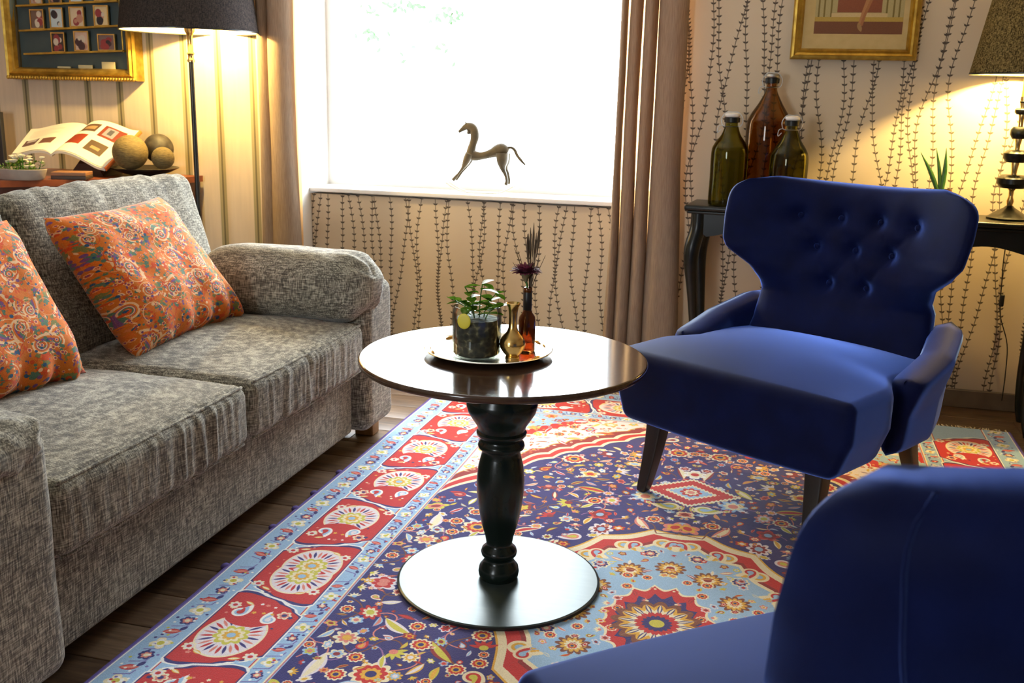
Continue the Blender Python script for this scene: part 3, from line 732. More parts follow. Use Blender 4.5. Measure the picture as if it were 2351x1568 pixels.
# ------------------------------------------------------------------ tray and its things
TZ = .6005
TC = np.array([-.040, .010])
tray = thing('serving_tray', 'round silver tray with raised embossed rim on the round table', 'tray', (TC[0], TC[1], TZ))
mk('dish', *lathe([(0, .0), (.10, .0), (.115, .0005), (.128, .004), (.150, .011), (.1545, .0125), (.156, .0145), (.154, .0158), (.149, .014), (.127, .0072), (.114, .0038), (.10, .003), (.097, .003), (.09, .003), (0, .003)], 96), SILVER, tray)
for a in np.radians([200, 216, 150, 30, 45, 310, 340, 100]):
    x, y = .140*math.cos(a), .140*math.sin(a); t = np.array([-math.sin(a), math.cos(a)])
    mk('embossed_leaf', *tube([(x-t[0]*.016, y-t[1]*.016, .0125), (x, y, .0135), (x+t[0]*.016, y+t[1]*.016, .0125)], [.0006, .0032, .0006], 6, sm=7, flat=.5), BRASS, tray)
TT = TZ+.003
jc = (-.058, -.030)
jar = thing('glass_jar_planter', 'clear glass jar of dark pebbly soil with a trailing variegated plant, on the tray', 'planter', (jc[0], jc[1], TT))
mk('jar_glass', *lathe([(0, 0), (.050, 0), (.056, .002), (.0585, .007), (.0585, .105), (.0575, .112), (.055, .117), (.0555, .121), (.053, .121), (.0525, .117), (.0555, .111), (.0562, .105), (.0562, .008), (.052, .005), (0, .005)], 48), GLASS, jar)
SOIL = mat('pebbly_soil', (.05, .04, .03), .8)
_v = objcoord(SOIL); _vo = nd(SOIL, 'ShaderNodeTexVoronoi'); _vo.inputs['Scale'].default_value = 75; lk(SOIL, _v, _vo.inputs['Vector'])
_f = math_(SOIL, 'ADD', math_(SOIL, 'MULTIPLY', _vo.outputs['Distance'], .6), math_(SOIL, 'MULTIPLY', noisetex(SOIL, objcoord(SOIL, (1, 1, 2)), 34, 3), .7))
lk(SOIL, ramp(SOIL, _f, [(.30, (.008, .007, .005)), (.56, (.022, .018, .011)), (.74, (.06, .045, .024)), (.9, (.25, .20, .11))]), bsdf(SOIL).inputs['Base Color']); bump(SOIL, _f, .8, .004)
V, F = lathe([(0, .0055), (.050, .0055), (.0545, .009)]+[(.0548, z) for z in np.linspace(.015, .085, 12)]+[(.052, .091), (.03, .093), (0, .094)], 40)
V = np.array(V)
for i in range(len(V)): V[i, :2] *= 1+.03*mnoise.noise(Vector(V[i])*60)-.015
mk('soil', V, F, SOIL, jar)['kind'] = 'stuff'
def leafmesh(base, tip, wd, up=(0, 0, 1), fold=.25, droop=.15, n=6):
    base = np.array(base, float); tip = np.array(tip, float); d = tip-base; L = np.linalg.norm(d); d = d/L
    side = np.cross(d, up); side /= max(np.linalg.norm(side), 1e-6); nn = np.cross(side, d)
    V = []; F = []
    for i in range(n+1):
        t = i/n; w_ = wd*math.sin(PI*min(1, t*.93+.05))**.8; p = base+d*L*t-nn*droop*L*t*t+nn*droop*L*t
        V += [p-side*w_+nn*w_*fold, p, p+side*w_+nn*w_*fold]
    for i in range(n):
        a = i*3; F += [(a, a+1, a+4, a+3), (a+1, a+2, a+5, a+4)]
    V = np.array(V); m_ = len(V); V = np.concatenate([V, V-nn*.0006]); F += [tuple(i+m_ for i in f[::-1]) for f in F]
    return V, F
rl = random.Random(4)
stems = [(-.006, .0, .165, -.022, -.01), (.012, .01, .150, .03, .0), (.0, -.012, .135, -.035, -.015), (.02, -.01, .128, .045, .005), (-.015, .008, .13, -.048, .0), (.005, .0, .172, .004, .01)]
for (x, y, h, dx, dy) in stems:
    p = np.array([(x, y, .085), (x+dx*.3, y+dy*.3, .085+(h-.085)*.6), (x+dx, y+dy, h)])
    st = mk('stem', *tube(p, .0014, 6, sm=8), LEAFD, jar)
    Q = spline(p, 6)
    for k in range(2, 6):
        for sg in (-1, 1):
            a = rl.uniform(0, 6.28); ln = rl.uniform(.030, .044); q = Q[k]
            tip = q+np.array([math.cos(a)*ln, math.sin(a)*ln*.8, rl.uniform(-.010, .010)])
            mk('leaf', *leafmesh(q, tip, ln*.30), rl.choice((LEAF, LEAF, LEAF, LEAFW)), st)
YL = mat('yellow_leaf', (.75, .62, .05), .5)
mk('yellow_leaf', *sph((-.013, -.0625, .095), .016, 12, (1, .12, 1.15)), YL, jar, label='round yellow leaf hanging over the glass')
vc = (.028, -.022)
vase = thing('bud_vase', 'small polished brass bud vase with flared neck, between jar and amber bottle', 'vase', (vc[0], vc[1], TT))
pr = [(0, 0), (.017, 0), (.018, .003), (.015, .005), (.022, .012), (.029, .024), (.031, .034), (.029, .045), (.022, .055), (.014, .064), (.0105, .074), (.0095, .090), (.0105, .110), (.0125, .122), (.0165, .130), (.0175, .132), (.0160, .133), (.0115, .124), (.0095, .110), (.0085, .090), (.0085, .080), (0, .079)]
mk('body', *lathe(pr, 40), BRASS, vase)
bc = (.044, .052)
bot = thing('amber_bottle', 'slim dark amber bottle on the tray holding the burgundy flower', 'bottle', (bc[0], bc[1], TT))
pr = [(0, 0), (.019, 0), (.0205, .003), (.0205, .075), (.019, .086), (.012, .096), (.0095, .104), (.009, .145), (.0105, .147), (.0105, .156), (.009, .158), (.0078, .158), (.0075, .105), (.010, .097), (.017, .086), (.0185, .075), (.0185, .005), (0, .004)]
mk('glass', *lathe(pr, 36), AMBERD, bot)
mk('neck_wrap', *lathe([(.0098, .100), (.0105, .110), (.0102, .150), (.0098, .152)], 24), mat('dark_sleeve', (.012, .012, .013), .4), bot, label='dark bottle neck')
fl = thing('flower', 'burgundy daisy-like flower head on a dark stem in the amber bottle', 'flower', (bc[0], bc[1], TT+.10))
PET = noisy('burgundy_petal', (.09, .014, .03), (.24, .04, .08), 60, .6)
mk('stem', *tube([(0, 0, -.06), (0, 0, .05), (-.006, 0, .078)], .0022, 8), LEAFD, fl)
mk('calyx', *lathe([(0, .070), (.005, .072), (.007, .082), (.015, .092), (.010, .094), (0, .095)], 20, (-.006, 0, 0)), mat('calyx_green', (.14, .11, .05), .6), fl)
mk('flower_centre', *sph((-.006, 0, .098), .013, 10, (1, 1, .6)), mat('flower_heart', (.04, .008, .012), .8), fl)
k_ = 0
for ring, (r, zz, n_) in enumerate(((.040, .095, 22), (.035, .103, 20), (.028, .110, 16), (.018, .114, 10))):
    for k in range(n_):
        a = 2*PI*(k+ring*.4)/n_+rl.uniform(-.06, .06); base = np.array([-.006+.006*math.cos(a), .006*math.sin(a), .094])
        tip = np.array([-.006+r*math.cos(a), r*math.sin(a), zz+rl.uniform(-.003, .004)])
        mk('petal', *leafmesh(base, tip, .0052, fold=.3, droop=.12, n=4), PET, fl)
grass = thing('dried_grass', 'bunch of thin dried grass stalks rising behind the burgundy flower', 'dried stems', (bc[0]+.002, bc[1]+.01, TT+.15))
GR = mat('dry_stalk', (.10, .065, .035), .8)
for k in range(14):
    dx = rl.gauss(0, .010) if k < 7 else rl.uniform(-.045, .045); h = rl.uniform(.11, .155) if k < 7 else rl.uniform(.05, .10)
    g = Geo(); g.add(tube([(0, 0, -.10), (dx*.1, 0, 0), (dx, rl.uniform(-.01, .01), h)], [.0009, .0012, .0006], 5, sm=8))
    if k < 7: g.add(tube([(dx*.75, 0, h*.55), (dx*.95, 0, h*.85), (dx*1.02, 0, h*1.12)], [.0008, .0030, .0005], 5, sm=7))
    mk('stalk', *g.get(), GR, grass)

# ------------------------------------------------------------------ blue wing chairs
def backw(z):
    """half width of the back at height z"""
    pts = [(.22, .275), (.34, .30), (.46, .315), (.56, .303), (.63, .296), (.68, .318), (.725, .378), (.765, .408), (.84, .418), (.90, .418), (.945, .41), (.965, .395)]
    zs = [p[0] for p in pts]; return float(np.interp(z, zs, [p[1] for p in pts]))
BTN = [(-.20, .845), (-.07, .845), (.065, .845), (.20, .845), (-.13, .75), (0, .75), (.13, .75), (-.065, .64), (.065, .64)]
def vmid(z): return .600+(z-.46)*.235 if z > .3 else .600+(.3-.46)*.235
def make_chair(label, loc, rz, group):
    t = thing('wing_chair', label, 'armchair', loc, rz, group)
    # seat
    def sfn(P, h):
        P = P.copy(); u = P[:, 0]/h[0]; v = P[:, 1]/h[1]; w_ = P[:, 2]/h[2]
        P[:, 2] += np.clip(w_, 0, 1)*.045*(1-np.abs(u)**2.4)*(1-np.abs(v)**2.2)
        nar = np.clip((P[:, 1]+.10)/.10, 0, 1); P[:, 0] *= 1-.14*nar         # narrows between the arms
        P[:, 0] *= 1-.10*np.clip(-w_, 0, 1)
        P[:, 1] -= .02*(1-u**2)*np.clip(-v, 0, 1)
        return P
    mk('seat', *rbox((0, .28, .352), (.80, .64, .220), .028, (24, 20, 8), 6, sfn), VELVET, t, angle=None)
    # back with wings
    z0, z1 = .235, .985
    def mid(s, q):
        s = s*2-1; top = .955+.022*s*s-.02*max(0, abs(s)-.8)/.2
        z = z0+(top-z0)*q; zz = z0+(.965-z0)*q
        w_ = backw(zz); e = max(0, (q-.92)/.08); w_ *= (1-.11*e**2.5)
        wing = max(0, min(1, (zz-.60)/.14)); curl = (abs(s)**2.2)*(.03+.14*wing)
        low = max(0, min(1, (.50-zz)/.12)); y = vmid(zz)-curl*(1-low)-low*abs(s)**3*.06
        return (s*w_, y, z), (0, -1, 0)
    def half(s, q):
        s2 = s*2-1; e = max(0, 1-abs(s2)**4.5)**.5*max(0, 1-abs(2*q-1)**12)**.5
        p = mid(s, q)[0]; h = .062*e+.002
        return h
    V, F, UV = pillow(64, 72, mid, half, True)
    V = np.array(V)
    # tufting on the front face only
    for i, (s, q) in enumerate(UV):
        p, n_ = mid(s, q)
        if V[i, 1] < p[1]-.004:
            d = 0
            for bx, bz in BTN:
                r2 = ((V[i, 0]-bx)**2+(V[i, 2]-bz)**2); d = max(d, .75*math.exp(-r2/.0006)+.55*math.exp(-r2/.004))
            for (i0, i1) in ((0, 4), (4, 1), (1, 5), (5, 2), (2, 6), (6, 3), (4, 7), (7, 5), (5, 8), (8, 6)):
                a, b_ = np.array(BTN[i0]), np.array(BTN[i1]); pp = V[i, [0, 2]]; ab = b_-a; tt = np.clip(((pp-a)@ab)/(ab@ab), 0, 1)
                r = np.linalg.norm(pp-a-tt*ab); d = max(d, .5*math.exp(-(r/.017)**2))
            V[i, 1] += .036*d
    back = mk('backrest', V, F, VELVET, t, angle=None)
    for bx, bz in BTN:
        y = vmid(bz)-.062+.045+.0-(.03+.14*max(0, min(1, (bz-.6)/.14)))*(abs(bx)/backw(bz))**2.2
        mk('button', *sph((bx, y-.002, bz), .010, 10, (1, .55, 1)), VELVET, back)
    for sg in (-1, 1):        # seam down the outside of each wing
        pts = []
        for q in np.linspace(.985, .30, 30):
            s = .5+sg*.5*(.93-.26*(1-q)); p, _ = mid(s, q); pts.append((p[0], p[1]+half(s, q)+.0005, p[2]))
        mk('seam', *tube(pts, .0022, 6), VELVET, back)
    # arms
    for sg in (-1, 1):
        def am(s, q):
            y = .27+s*.40
            top = .468+.105*min(1, s/.85)**1.2; bot = .245
            z = bot+(top-bot)*q; x = .352+.030*q**1.5
            if s > .5: x -= (s-.5)*.12
            return (sg*x, y, z), (sg, 0, 0)
        def ah(s, q):
            e = max(0, 1-abs(2*s-1)**10)**.5*max(0, 1-abs(2*q-1)**9)**.5
            return (.036+.024*max(0, (q-.5)/.5))*e+.001
        mk('armrest', *pillow(28, 24, am, ah)[:2], VELVET, t, angle=None)
    # legs
    for x, y, fx, fy in ((-.275, .045, -.29, .0), (.275, .045, .29, .0), (-.25, .60, -.26, .70), (.25, .60, .26, .70)):
        V, F = rbox((0, 0, 0), (1, 1, 1), .12, (1, 1, 6), 2); V = np.array(V); q = V[:, 2]+.5
        wd = .034+.028*q; cx_ = fx+(x-fx)*(1-(1-q)**1.6); cy_ = fy+(y-fy)*(1-(1-q)**1.6)
        mk('leg', np.column_stack([cx_+V[:, 0]*wd, cy_+V[:, 1]*wd, q*.275+.013]), F, DARKWOOD, t)
    return t
make_chair('royal blue velvet wing chair with button-tufted back facing the table, in front of the console', (.517, .564, 0), math.atan2(-.524, .852), 'blue velvet wing chairs')
make_chair('royal blue velvet wing chair seen from behind, its plain back and seam toward the viewer', (.660, -.887, 0), math.radians(-143), 'blue velvet wing chairs')

# ------------------------------------------------------------------ curtains
def drape_mat(name, c1, c2, tl, tc=(.80, .36, .10), clear=0.0):
    m = bpy.data.materials.new(name); m.use_nodes = True; nt = m.node_tree; nt.nodes.clear()
    out = nd(m, 'ShaderNodeOutputMaterial'); d = nd(m, 'ShaderNodeBsdfDiffuse'); t = nd(m, 'ShaderNodeBsdfTranslucent'); mx = nd(m, 'ShaderNodeMixShader'); mx.inputs[0].default_value = tl
    c = ramp(m, noisetex(m, objcoord(m, (300, 300, 20)), 1, 2), [(.35, c1), (.65, c2)])
    lk(m, c, d.inputs[0]); t.inputs[0].default_value = (*tc, 1); lk(m, d.outputs[0], mx.inputs[1]); lk(m, t.outputs[0], mx.inputs[2]); o_ = mx.outputs[0]
    if clear:
        tr = nd(m, 'ShaderNodeBsdfTransparent'); tr.inputs[0].default_value = (1, .62, .30, 1); m2 = nd(m, 'ShaderNodeMixShader'); m2.inputs[0].default_value = clear
        lk(m, o_, m2.inputs[1]); lk(m, tr.outputs[0], m2.inputs[2]); o_ = m2.outputs[0]
    lk(m, o_, out.inputs[0]); return m
DRAPE = drape_mat('taupe_drape', (.25, .185, .135), (.32, .24, .175), .02)
SHEER = drape_mat('orange_light_tint', (.5, .3, .15), (.55, .34, .18), .5, (.9, .5, .2), .12)  # tints daylight orange where it shows through the curtain gaps
def curtain(name, label, panels, y, lin, top=2.30, seed=0):
    """panels: (x0, x1, bulge) folds at window height; they close up towards the hem"""
    X0, X1 = panels[0][0], panels[-1][1]
    t = thing(name, label, 'curtain', ((X0+X1)/2, y, .01), 0, 'curtains at the window')
    for k, (x0, x1, bl) in enumerate(panels):
        def f(u, v):
            z = .015+(top-.015)*v; low = max(0, min(1, (.95-z)/.8)); ex = .006*low
            a, b_ = x0-ex, x1+ex
            if k == 0: a -= .010*low
            if k == len(panels)-1: b_ += .028*low
            c_ = u*2-1; x = (a+b_)/2+(b_-a)/2*(math.sin(c_*PI/2)*.55+c_*.45)
            yy = y+.03-bl*math.cos(c_*PI/2)**.8-.012*abs(c_)*0+.006*mnoise.noise(Vector((u*3+k*5, z*1.6, seed)))+.004*math.sin(u*9+k+z*2)*low
            x += .004*mnoise.noise(Vector((k*7, z*2.2, seed)))
            return (x, yy, z)
        V, F = grid(22, 26, f); mk('drape', V, F, DRAPE, t, world=True, angle=None)
    V, F = grid(30, 20, lambda u, v: (lin[0]+(lin[1]-lin[0])*u, y+.036+.004*math.sin(u*30), .02+(top-.02)*v)); mk('orange_light_sheet', V, F, SHEER, t, world=True, angle=None, label='orange sheet added to tint the window light between the folds')  # sheet added behind the folds to turn the daylight slivers orange
    mk('curtain_rail', *tube([(X0-.15, y, top+.02), (X1+.15, y, top+.02)], .012, 10), DARKMETAL, t, world=True)
    return t
curtain('curtain', 'taupe pleated curtain hanging behind the floor lamp, left side of the window', [(-1.722, -1.664, .035), (-1.668, -1.545, .06)], 1.985, (-1.70, -1.522), seed=.6)
curtain('curtain', 'taupe pleated curtain between the window and the black console, right side of the window', [(-.080, -.050, .045), (-.043, .011, .05), (.016, .072, .05), (.077, .197, .055)], 1.985, (-.07, .18), seed=2.2)

# ------------------------------------------------------------------ console with its things
CZ = .80
rzc = math.radians(-4.5)
con = thing('console_table', 'black lacquered console table with cabriole legs behind the blue wing chair', 'console table', (.94, 1.88, 0), rzc)
CW, CD = .69, .135     # half sizes
mk('top', *bevbox(-CW, CW, -CD, CD, CZ-.022, CZ, .009), BLACKWOOD, con)
mk('top_moulding', *bevbox(-CW+.012, CW-.012, -CD+.012, CD-.006, CZ-.034, CZ-.022, .004), BLACKWOOD, con)
def apr(u, v):
    x = -CW+.05+(2*CW-.10)*u; zb = CZ-.034-.075-.018*math.cos(u*2*PI*3)*(1 if .03 < u < .97 else 0)
    return x, zb
g = Geo()
n = 60; Va = []; Fa = []
for i in range(n+1):
    x, zb = apr(i/n, 0)
    for yy in (-CD+.022, -CD+.040):
        Va += [(x, yy, zb), (x, yy, CZ-.034)]
for i in range(n):
    a = i*4; Fa += [(a, a+4, a+5, a+1), (a+2, a+3, a+7, a+6), (a, a+2, a+6, a+4)]
Fa += [(0, 1, 3, 2), (n*4, n*4+2, n*4+3, n*4+1)]
mk('front_apron', Va, Fa, BLACKWOOD, con, smooth=False)
for sx in (-1, 1): mk('side_apron', *box(sx*(CW-.05)-.009, sx*(CW-.05)+.009, -CD+.03, CD-.02, CZ-.13, CZ-.034), BLACKWOOD, con, smooth=False)
for sx in (-1, 1):
    for sy in (-1, 1):
        bx, by = sx*(CW-.055), sy*(CD-.04); o = np.array([sx*.7, sy*.7])
        ks = [(.0, CZ-.034, .030), (.002, .70, .031), (.022, .63, .032), (.024, .56, .028), (.008, .44, .021), (-.010, .28, .016), (-.012, .15, .0135), (.002, .06, .015), (.022, .022, .021), (.026, .002, .019)]
        pts = [(bx+o[0]*k, by+o[1]*k*(.5 if sy > 0 else 1), z+.001) for k, z, r in ks]
        mk('leg', *tube(pts, [k[2] for k in ks], 12, sm=34), BLACKWOOD, con)

def flip_bottle(label, px, Y, H, R, glass, neck, shoulder, group, cream=True):
    p = un(px, 400, Y=Y); x = p[0]
    t = thing('swing_top_bottle', label, 'bottle', (x, Y, CZ+.0005), 0, group)
    out = spline([(R*.90, 0), (R, .012), (R*.99, shoulder*.5), (R*.99, shoulder), (R*.86, shoulder+(H-shoulder)*.22), (R*.52, shoulder+(H-shoulder)*.46), (neck*1.08, shoulder+(H-shoulder)*.68), (neck, H-.045), (neck, H-.035)], 44)
    out = [(0, 0)]+[(a, max(0, b_)) for a, b_ in out]
    th = .003
    inner = [(max(.001, a-th), b_+(.006 if i < 3 else 0)) for i, (a, b_) in enumerate(out)][::-1]
    mk('glass', *lathe(out+inner[:-1]+[(0, .006)], 40), glass, t)
    mk('lip', *lathe([(neck*.8, H-.036), (neck*1.28, H-.034), (neck*1.32, H-.016), (neck*.9, H-.014), (neck*.6, H-.014)], 28), DARKMETAL, t)
    mk('stopper', *lathe([(0, H-.015), (neck*1.15, H-.014), (neck*1.30, H-.008), (neck*1.22, H-.001), (neck*.8, H+.003), (0, H+.004)], 28), CERAMIC if cream else WIRE, t)
    g = Geo()
    for s_ in (-1, 1): g.add(tube([(0, s_*0+.0, H+.005), (s_*neck*1.0, 0, H+.004), (s_*neck*1.75, 0, H-.02), (s_*neck*1.55, 0, H-.045), (s_*neck*1.05, .0, H-.05)], .0016, 6, sm=16))
    g.add(lathe([(neck*1.05, H-.052), (neck*1.15, H-.050), (neck*1.05, H-.048)], 20)); g.add(tube([(-neck*1.5, 0, H-.045), (-neck*2.2, .0, H-.052), (-neck*2.3, 0, H-.075), (-neck*1.7, 0, H-.062)], .0015, 6, sm=12))
    mk('wire_bail', *g.get(), WIRE, t)
    return t
flip_bottle('olive green swing-top bottle at the left end of the console with white stopper', 1672, 1.88, .357, .073, OLIVE, .0235, .205, 'swing-top bottles on the console')
flip_bottle('tall amber swing-top bottle rising between two olive green ones', 1756, 1.972, .510, .088, AMBER, .0215, .305, 'swing-top bottles on the console', False)
flip_bottle('olive green swing-top bottle half hidden by the blue chair back', 1809, 1.815, .352, .073, OLIVE, .0215, .190, 'swing-top bottles on the console')

ap_ = un(2162, 435, Y=1.88)
alo = thing('potted_aloe', 'small aloe with three upright leaves in a brown pot on the console', 'potted plant', (ap_[0], 1.88, CZ+.0005))
hz = ap_[2]-CZ
mk('pot', *lathe([(0, 0), (.026, 0), (.034, hz*.8), (.037, hz*.82), (.037, hz), (.033, hz), (.031, hz-.012), (0, hz-.012)], 28), noisy('brown_glaze', (.07, .02, .01), (.12, .035, .015), 20, .35), alo)
for (tx, ty, r) in ((2114, 350, .0075), (2150, 340, .0065), (2173, 340, .008)):
    q = un(tx, ty, Y=1.875)-np.array([ap_[0], 1.88, CZ]); mid_ = np.array([q[0]*.55-.004*np.sign(q[0]), 0, hz+(q[2]-hz)*.45])
    mk('leaf', *tube([(q[0]*.12, 0, hz-.015), mid_, q], [r, r*1.05, .0007], 8, sm=14, flat=.45, ref=(1, 0, 0)), LEAFD, alo)

# table lamp
lp = un(2318, 478, Y=1.86); LX, LY = 1.435, 1.86
tl = thing('table_lamp', 'table lamp with black and brass stacked-disc stem and dark woven shade on the console', 'table lamp', (LX, LY, CZ+.0005))
def shade_mat(name, c1, c2, trans):
    m = bpy.data.materials.new(name); m.use_nodes = True; m.node_tree.nodes.clear()
    out = nd(m, 'ShaderNodeOutputMaterial'); d = nd(m, 'ShaderNodeBsdfDiffuse'); t = nd(m, 'ShaderNodeBsdfTranslucent'); mx = nd(m, 'ShaderNodeMixShader')
    f = math_(m, 'ADD', math_(m, 'MULTIPLY', noisetex(m, objcoord(m, (110, 110, 800)), 1, 2), .5), math_(m, 'MULTIPLY', noisetex(m, objcoord(m, (380, 380, 60)), 1, 3), .5))
    c = ramp(m, f, [(.42, c1), (.58, c2)]); lk(m, c, d.inputs[0]); lk(m, ramp(m, f, [(.44, (.15, .12, .07)), (.6, (1, .85, .55))]), t.inputs[0])
    mx.inputs[0].default_value = trans; lk(m, d.outputs[0], mx.inputs[1]); lk(m, t.outputs[0], mx.inputs[2]); lk(m, mx.outputs[0], out.inputs[0]); return m
SHADE1 = shade_mat('woven_gold_black_shade', (.03, .025, .02), (.34, .25, .09), .30)
SHADE2 = shade_mat('charcoal_shade', (.02, .018, .02), (.055, .045, .04), .006)
LINER = mat('white_shade_lining', (.9, .86, .75), .6)
def shade(parent, r0, r1, z0, z1, m):
    mk('lamp_shade', *lathe([(r0, z0), (r1, z1)], 64) if False else ([v for v in lathe([(r0, z0), ((r0+r1)/2, (z0+z1)/2), (r1, z1)], 64)[0]], [f for f in lathe([(r0, z0), ((r0+r1)/2, (z0+z1)/2), (r1, z1)], 64)[1] if len(f) == 4]), m, parent)
    V, F = lathe([(r0-.003, z0+.001), (r1-.003, z1-.001)], 64); ls = mk('shade_lining', V, [f for f in F if len(f) == 4], LINER, parent)
    g = Geo()
    for r, z in ((r0-.001, z0), (r1-.001, z1)): g.add(lathe([(r-.003, z-.002), (r+.002, z-.003), (r+.002, z+.003), (r-.003, z+.002)], 64, close=True))
    mk('shade_ring', *g.get(), DARKMETAL, parent)
    g = Geo()
    for k in range(3): a = k*2*PI/3; g.add(tube([(0, 0, z1-.02), (r1*math.cos(a), r1*math.sin(a), z1-.002)], .002, 6))
    mk('shade_spider', *g.get(), BRASS, parent)
def L(y, x=2330): return un(x, y, Y=LY)[2]-CZ
zz = [L(y) for y in (484, 453, 416, 358, 304, 255, 236, 222)]
kz = .0+0
mk('lamp_base', *lathe([(0, 0), (.074, 0), (.076, .006), (.066, .012), (.058, .018), (.040, .030), (.020, .042), (.012, .05), (0, .05)], 40), BLACKWOOD, tl, label='black stepped round foot')
H_ = [(.118, .060, .022), (.205, .050, .020), (.290, .032, .018), (.355, .026, .010)]
stem_ = [(0, .045), (.010, .045), (.013, .06), (.008, .075), (.009, .095), (.014, .10), (.008, .135), (.010, .16), (.014, .185), (.008, .222), (.009, .245), (.014, .27), (.008, .305), (.009, .33), (.012, .345), (.008, .363), (.012, .380), (.012, .40), (.009, .40), (0, .40)]
sc_ = (L(222))/.40
mk('lamp_stem', *lathe([(r, z*sc_) for r, z in stem_], 24), BRASS, tl)
for z, r, h in ((L(416), .056, .027), (L(358), .045, .025), (L(304), .032, .024), (L(255), .026, .013), (L(234), .013, .007)):
    mk('lamp_disc', *lathe([(.008, z-h), (r*.75, z-h*.95), (r, z-h*.35), (r, z+h*.35), (r*.75, z+h*.8), (.008, z+h*.9)], 36), BLACKWOOD, tl)
zc = L(222)
mk('candle_sleeve', *lathe([(0, zc), (.010, zc), (.010, zc+.12), (0, zc+.12)], 20), mat('cream_sleeve', (.75, .62, .20), .5), tl)
zs0 = un(2348, 172, Y=LY)[2]-CZ
shade(tl, .195, .148, zs0, zs0+.262, SHADE1)
cord = thing('power_cord', 'thin black lamp cord with inline switch hanging under the console before the vine wallpaper', 'cord', (1.42, 2.03, .0))
pc = [un(x, y, Y=2.045) for x, y in ((2318, 520), (2305, 590), (2300, 650), (2296, 720), (2312, 790), (2308, 860), (2300, 920))]
mk('wire', *tube(pc, .0022, 6, sm=40), DARKMETAL, cord, world=True)
q = un(2300, 690, Y=2.045); mk('switch', *rbox(q, (.018, .014, .05), .006, (1, 1, 1), 3), DARKMETAL, cord, world=True)

# picture over the console
FZ = 1.372; FX0, FX1 = .598, 1.072
pic = thing('framed_picture', 'gilt framed picture hanging above the swing-top bottles on the vine wallpaper', 'picture', ((FX0+FX1)/2, WY-.004, FZ))
g = Geo()
def frame_bar(g, x0, x1, z0, z1, wds, ys):
    """mitred frame swept from a stepped profile"""
    loops = []
    for wd, yy in zip(wds, ys):
        loops.append([(x0+wd, yy, z0+wd), (x1-wd, yy, z0+wd), (x1-wd, yy, z1-wd), (x0+wd, yy, z1-wd)])
    V = [p for l in loops for p in l]; F = []
    for i in range(len(loops)-1):
        for k in range(4): k2 = (k+1) % 4; F.append((i*4+k, i*4+k2, (i+1)*4+k2, (i+1)*4+k))
    g.add((V, F))
W2 = (FX1-FX0)/2
frame_bar(g, -W2, W2, 0, .62, [0, 0, .006, .014, .018, .026, .034, .042], [0, -.022, -.032, -.034, -.024, -.020, -.026, -.010]); mk('frame', *g.get(), GOLDPAINT, pic, smooth=False)
mk('mat_board', *box(-W2+.03, W2-.03, -.010, -.006, .03, .59), noisy('cream_mount', (.50, .36, .14), (.56, .41, .18), 30, .8), pic, smooth=False)
ca = Canvas(.32, .50, 1000, (.45, .25, .12)); Hc = .50
ca.a[:int(.055*1000)] = (.42, .24, .10); ca.a[int(.055*1000):int(.075*1000)] = (.68, .56, .22); ca.a[int(.075*1000):] = (.66, .60, .40)
for x in (.01, .03, .055, .255, .28, .30): ca.a[75:, int(x*1000):int(x*1000)+6] = (.45, .38, .14)
ca.a[75:92, 60:262] = (.76, .66, .46); ca.a[95:400, 80:240] = (.50, .26, .12)
ca.line([(.20, .20), (.178, .10), (.168, .045)], .016, (.66, .45, .26)); ca.line([(.215, .2), (.182, .09), (.172, .04)], .010, (.60, .38, .20)); ca.leaf(.166, .030, .022, .008, 1.9, (.60, .46, .26))
ca.blob(.19, .30, .075, (.80, .70, .52), 0, 0, 0, 1, 1.3)
ca.a += np.random.RandomState(5).normal(0, .02, ca.a.shape[:2])[..., None]
pm_ = imgmat('faded_print', image('faded_print', ca.a), .6)
x0, x1 = -W2+.083, W2-.062
mk('print', [(x0, -.0105, .098), (x1, -.0105, .098), (x1, -.0105, .52), (x0, -.0105, .52), (x0, -.0095, .098), (x1, -.0095, .098), (x1, -.0095, .52), (x0, -.0095, .52)], [(0, 1, 2, 3), (7, 6, 5, 4), (0, 4, 5, 1), (3, 2, 6, 7)], pm_, pic, smooth=False, uv=[(0, 0), (1, 0), (1, 1), (0, 1)]*2)

# ------------------------------------------------------------------ horse on the sill
HY = 2.27
def h(x, y): p = un(x, y, Y=HY); return (p[0], HY, p[2])
hp = un(1105, 437, Y=HY)
horse = thing('horse_figurine', 'slender bronze rocking horse figurine on the white window sill', 'figurine', (hp[0], HY, NB+.03))
BRZ = noisy('patinated_bronze', (.045, .035, .018), (.12, .085, .035), 20, .6, .0)
sc2 = .00225
def ht(pts, yo=0.0, sm=16, flat=1.0, n=10):
    P = [h(x, y) for x, y, r in pts]; P = [(a, b_+yo, c) for a, b_, c in P]; return tube(P, [r*sc2 for x, y, r in pts], n, sm=sm, flat=flat)
g = Geo()
g.add(ht([(1053, 303, 3), (1060, 298, 4.5), (1070, 291, 7), (1080, 291, 9), (1088, 298, 9.5), (1090, 315, 9.5), (1086, 330, 8.5), (1082, 345, 10), (1083, 354, 12), (1094, 358, 10), (1110, 357, 8), (1128, 352, 9.5), (1142, 346, 13), (1152, 345, 15), (1160, 348, 12), (1164, 352, 6)], sm=60, n=14, flat=.8))
g.add(ht([(1072, 292, 3), (1071, 284, 2.4), (1069, 278, .8)], -.006, 8)); g.add(ht([(1074, 292, 3), (1074, 284, 2.4), (1073, 279, .8)], .006, 8))
g.add(ht([(1078, 300, 6), (1076, 304, 5), (1072, 306, 2)], 0, 8))
mk('body', *g.get(), BRZ, horse, world=True)
mk('tail', *ht([(1163, 340, 3), (1174, 339, 3), (1182, 345, 3.5), (1187, 356, 3.5), (1196, 368, 3.2), (1206, 379, 2)], sm=24), BRZ, horse, world=True)
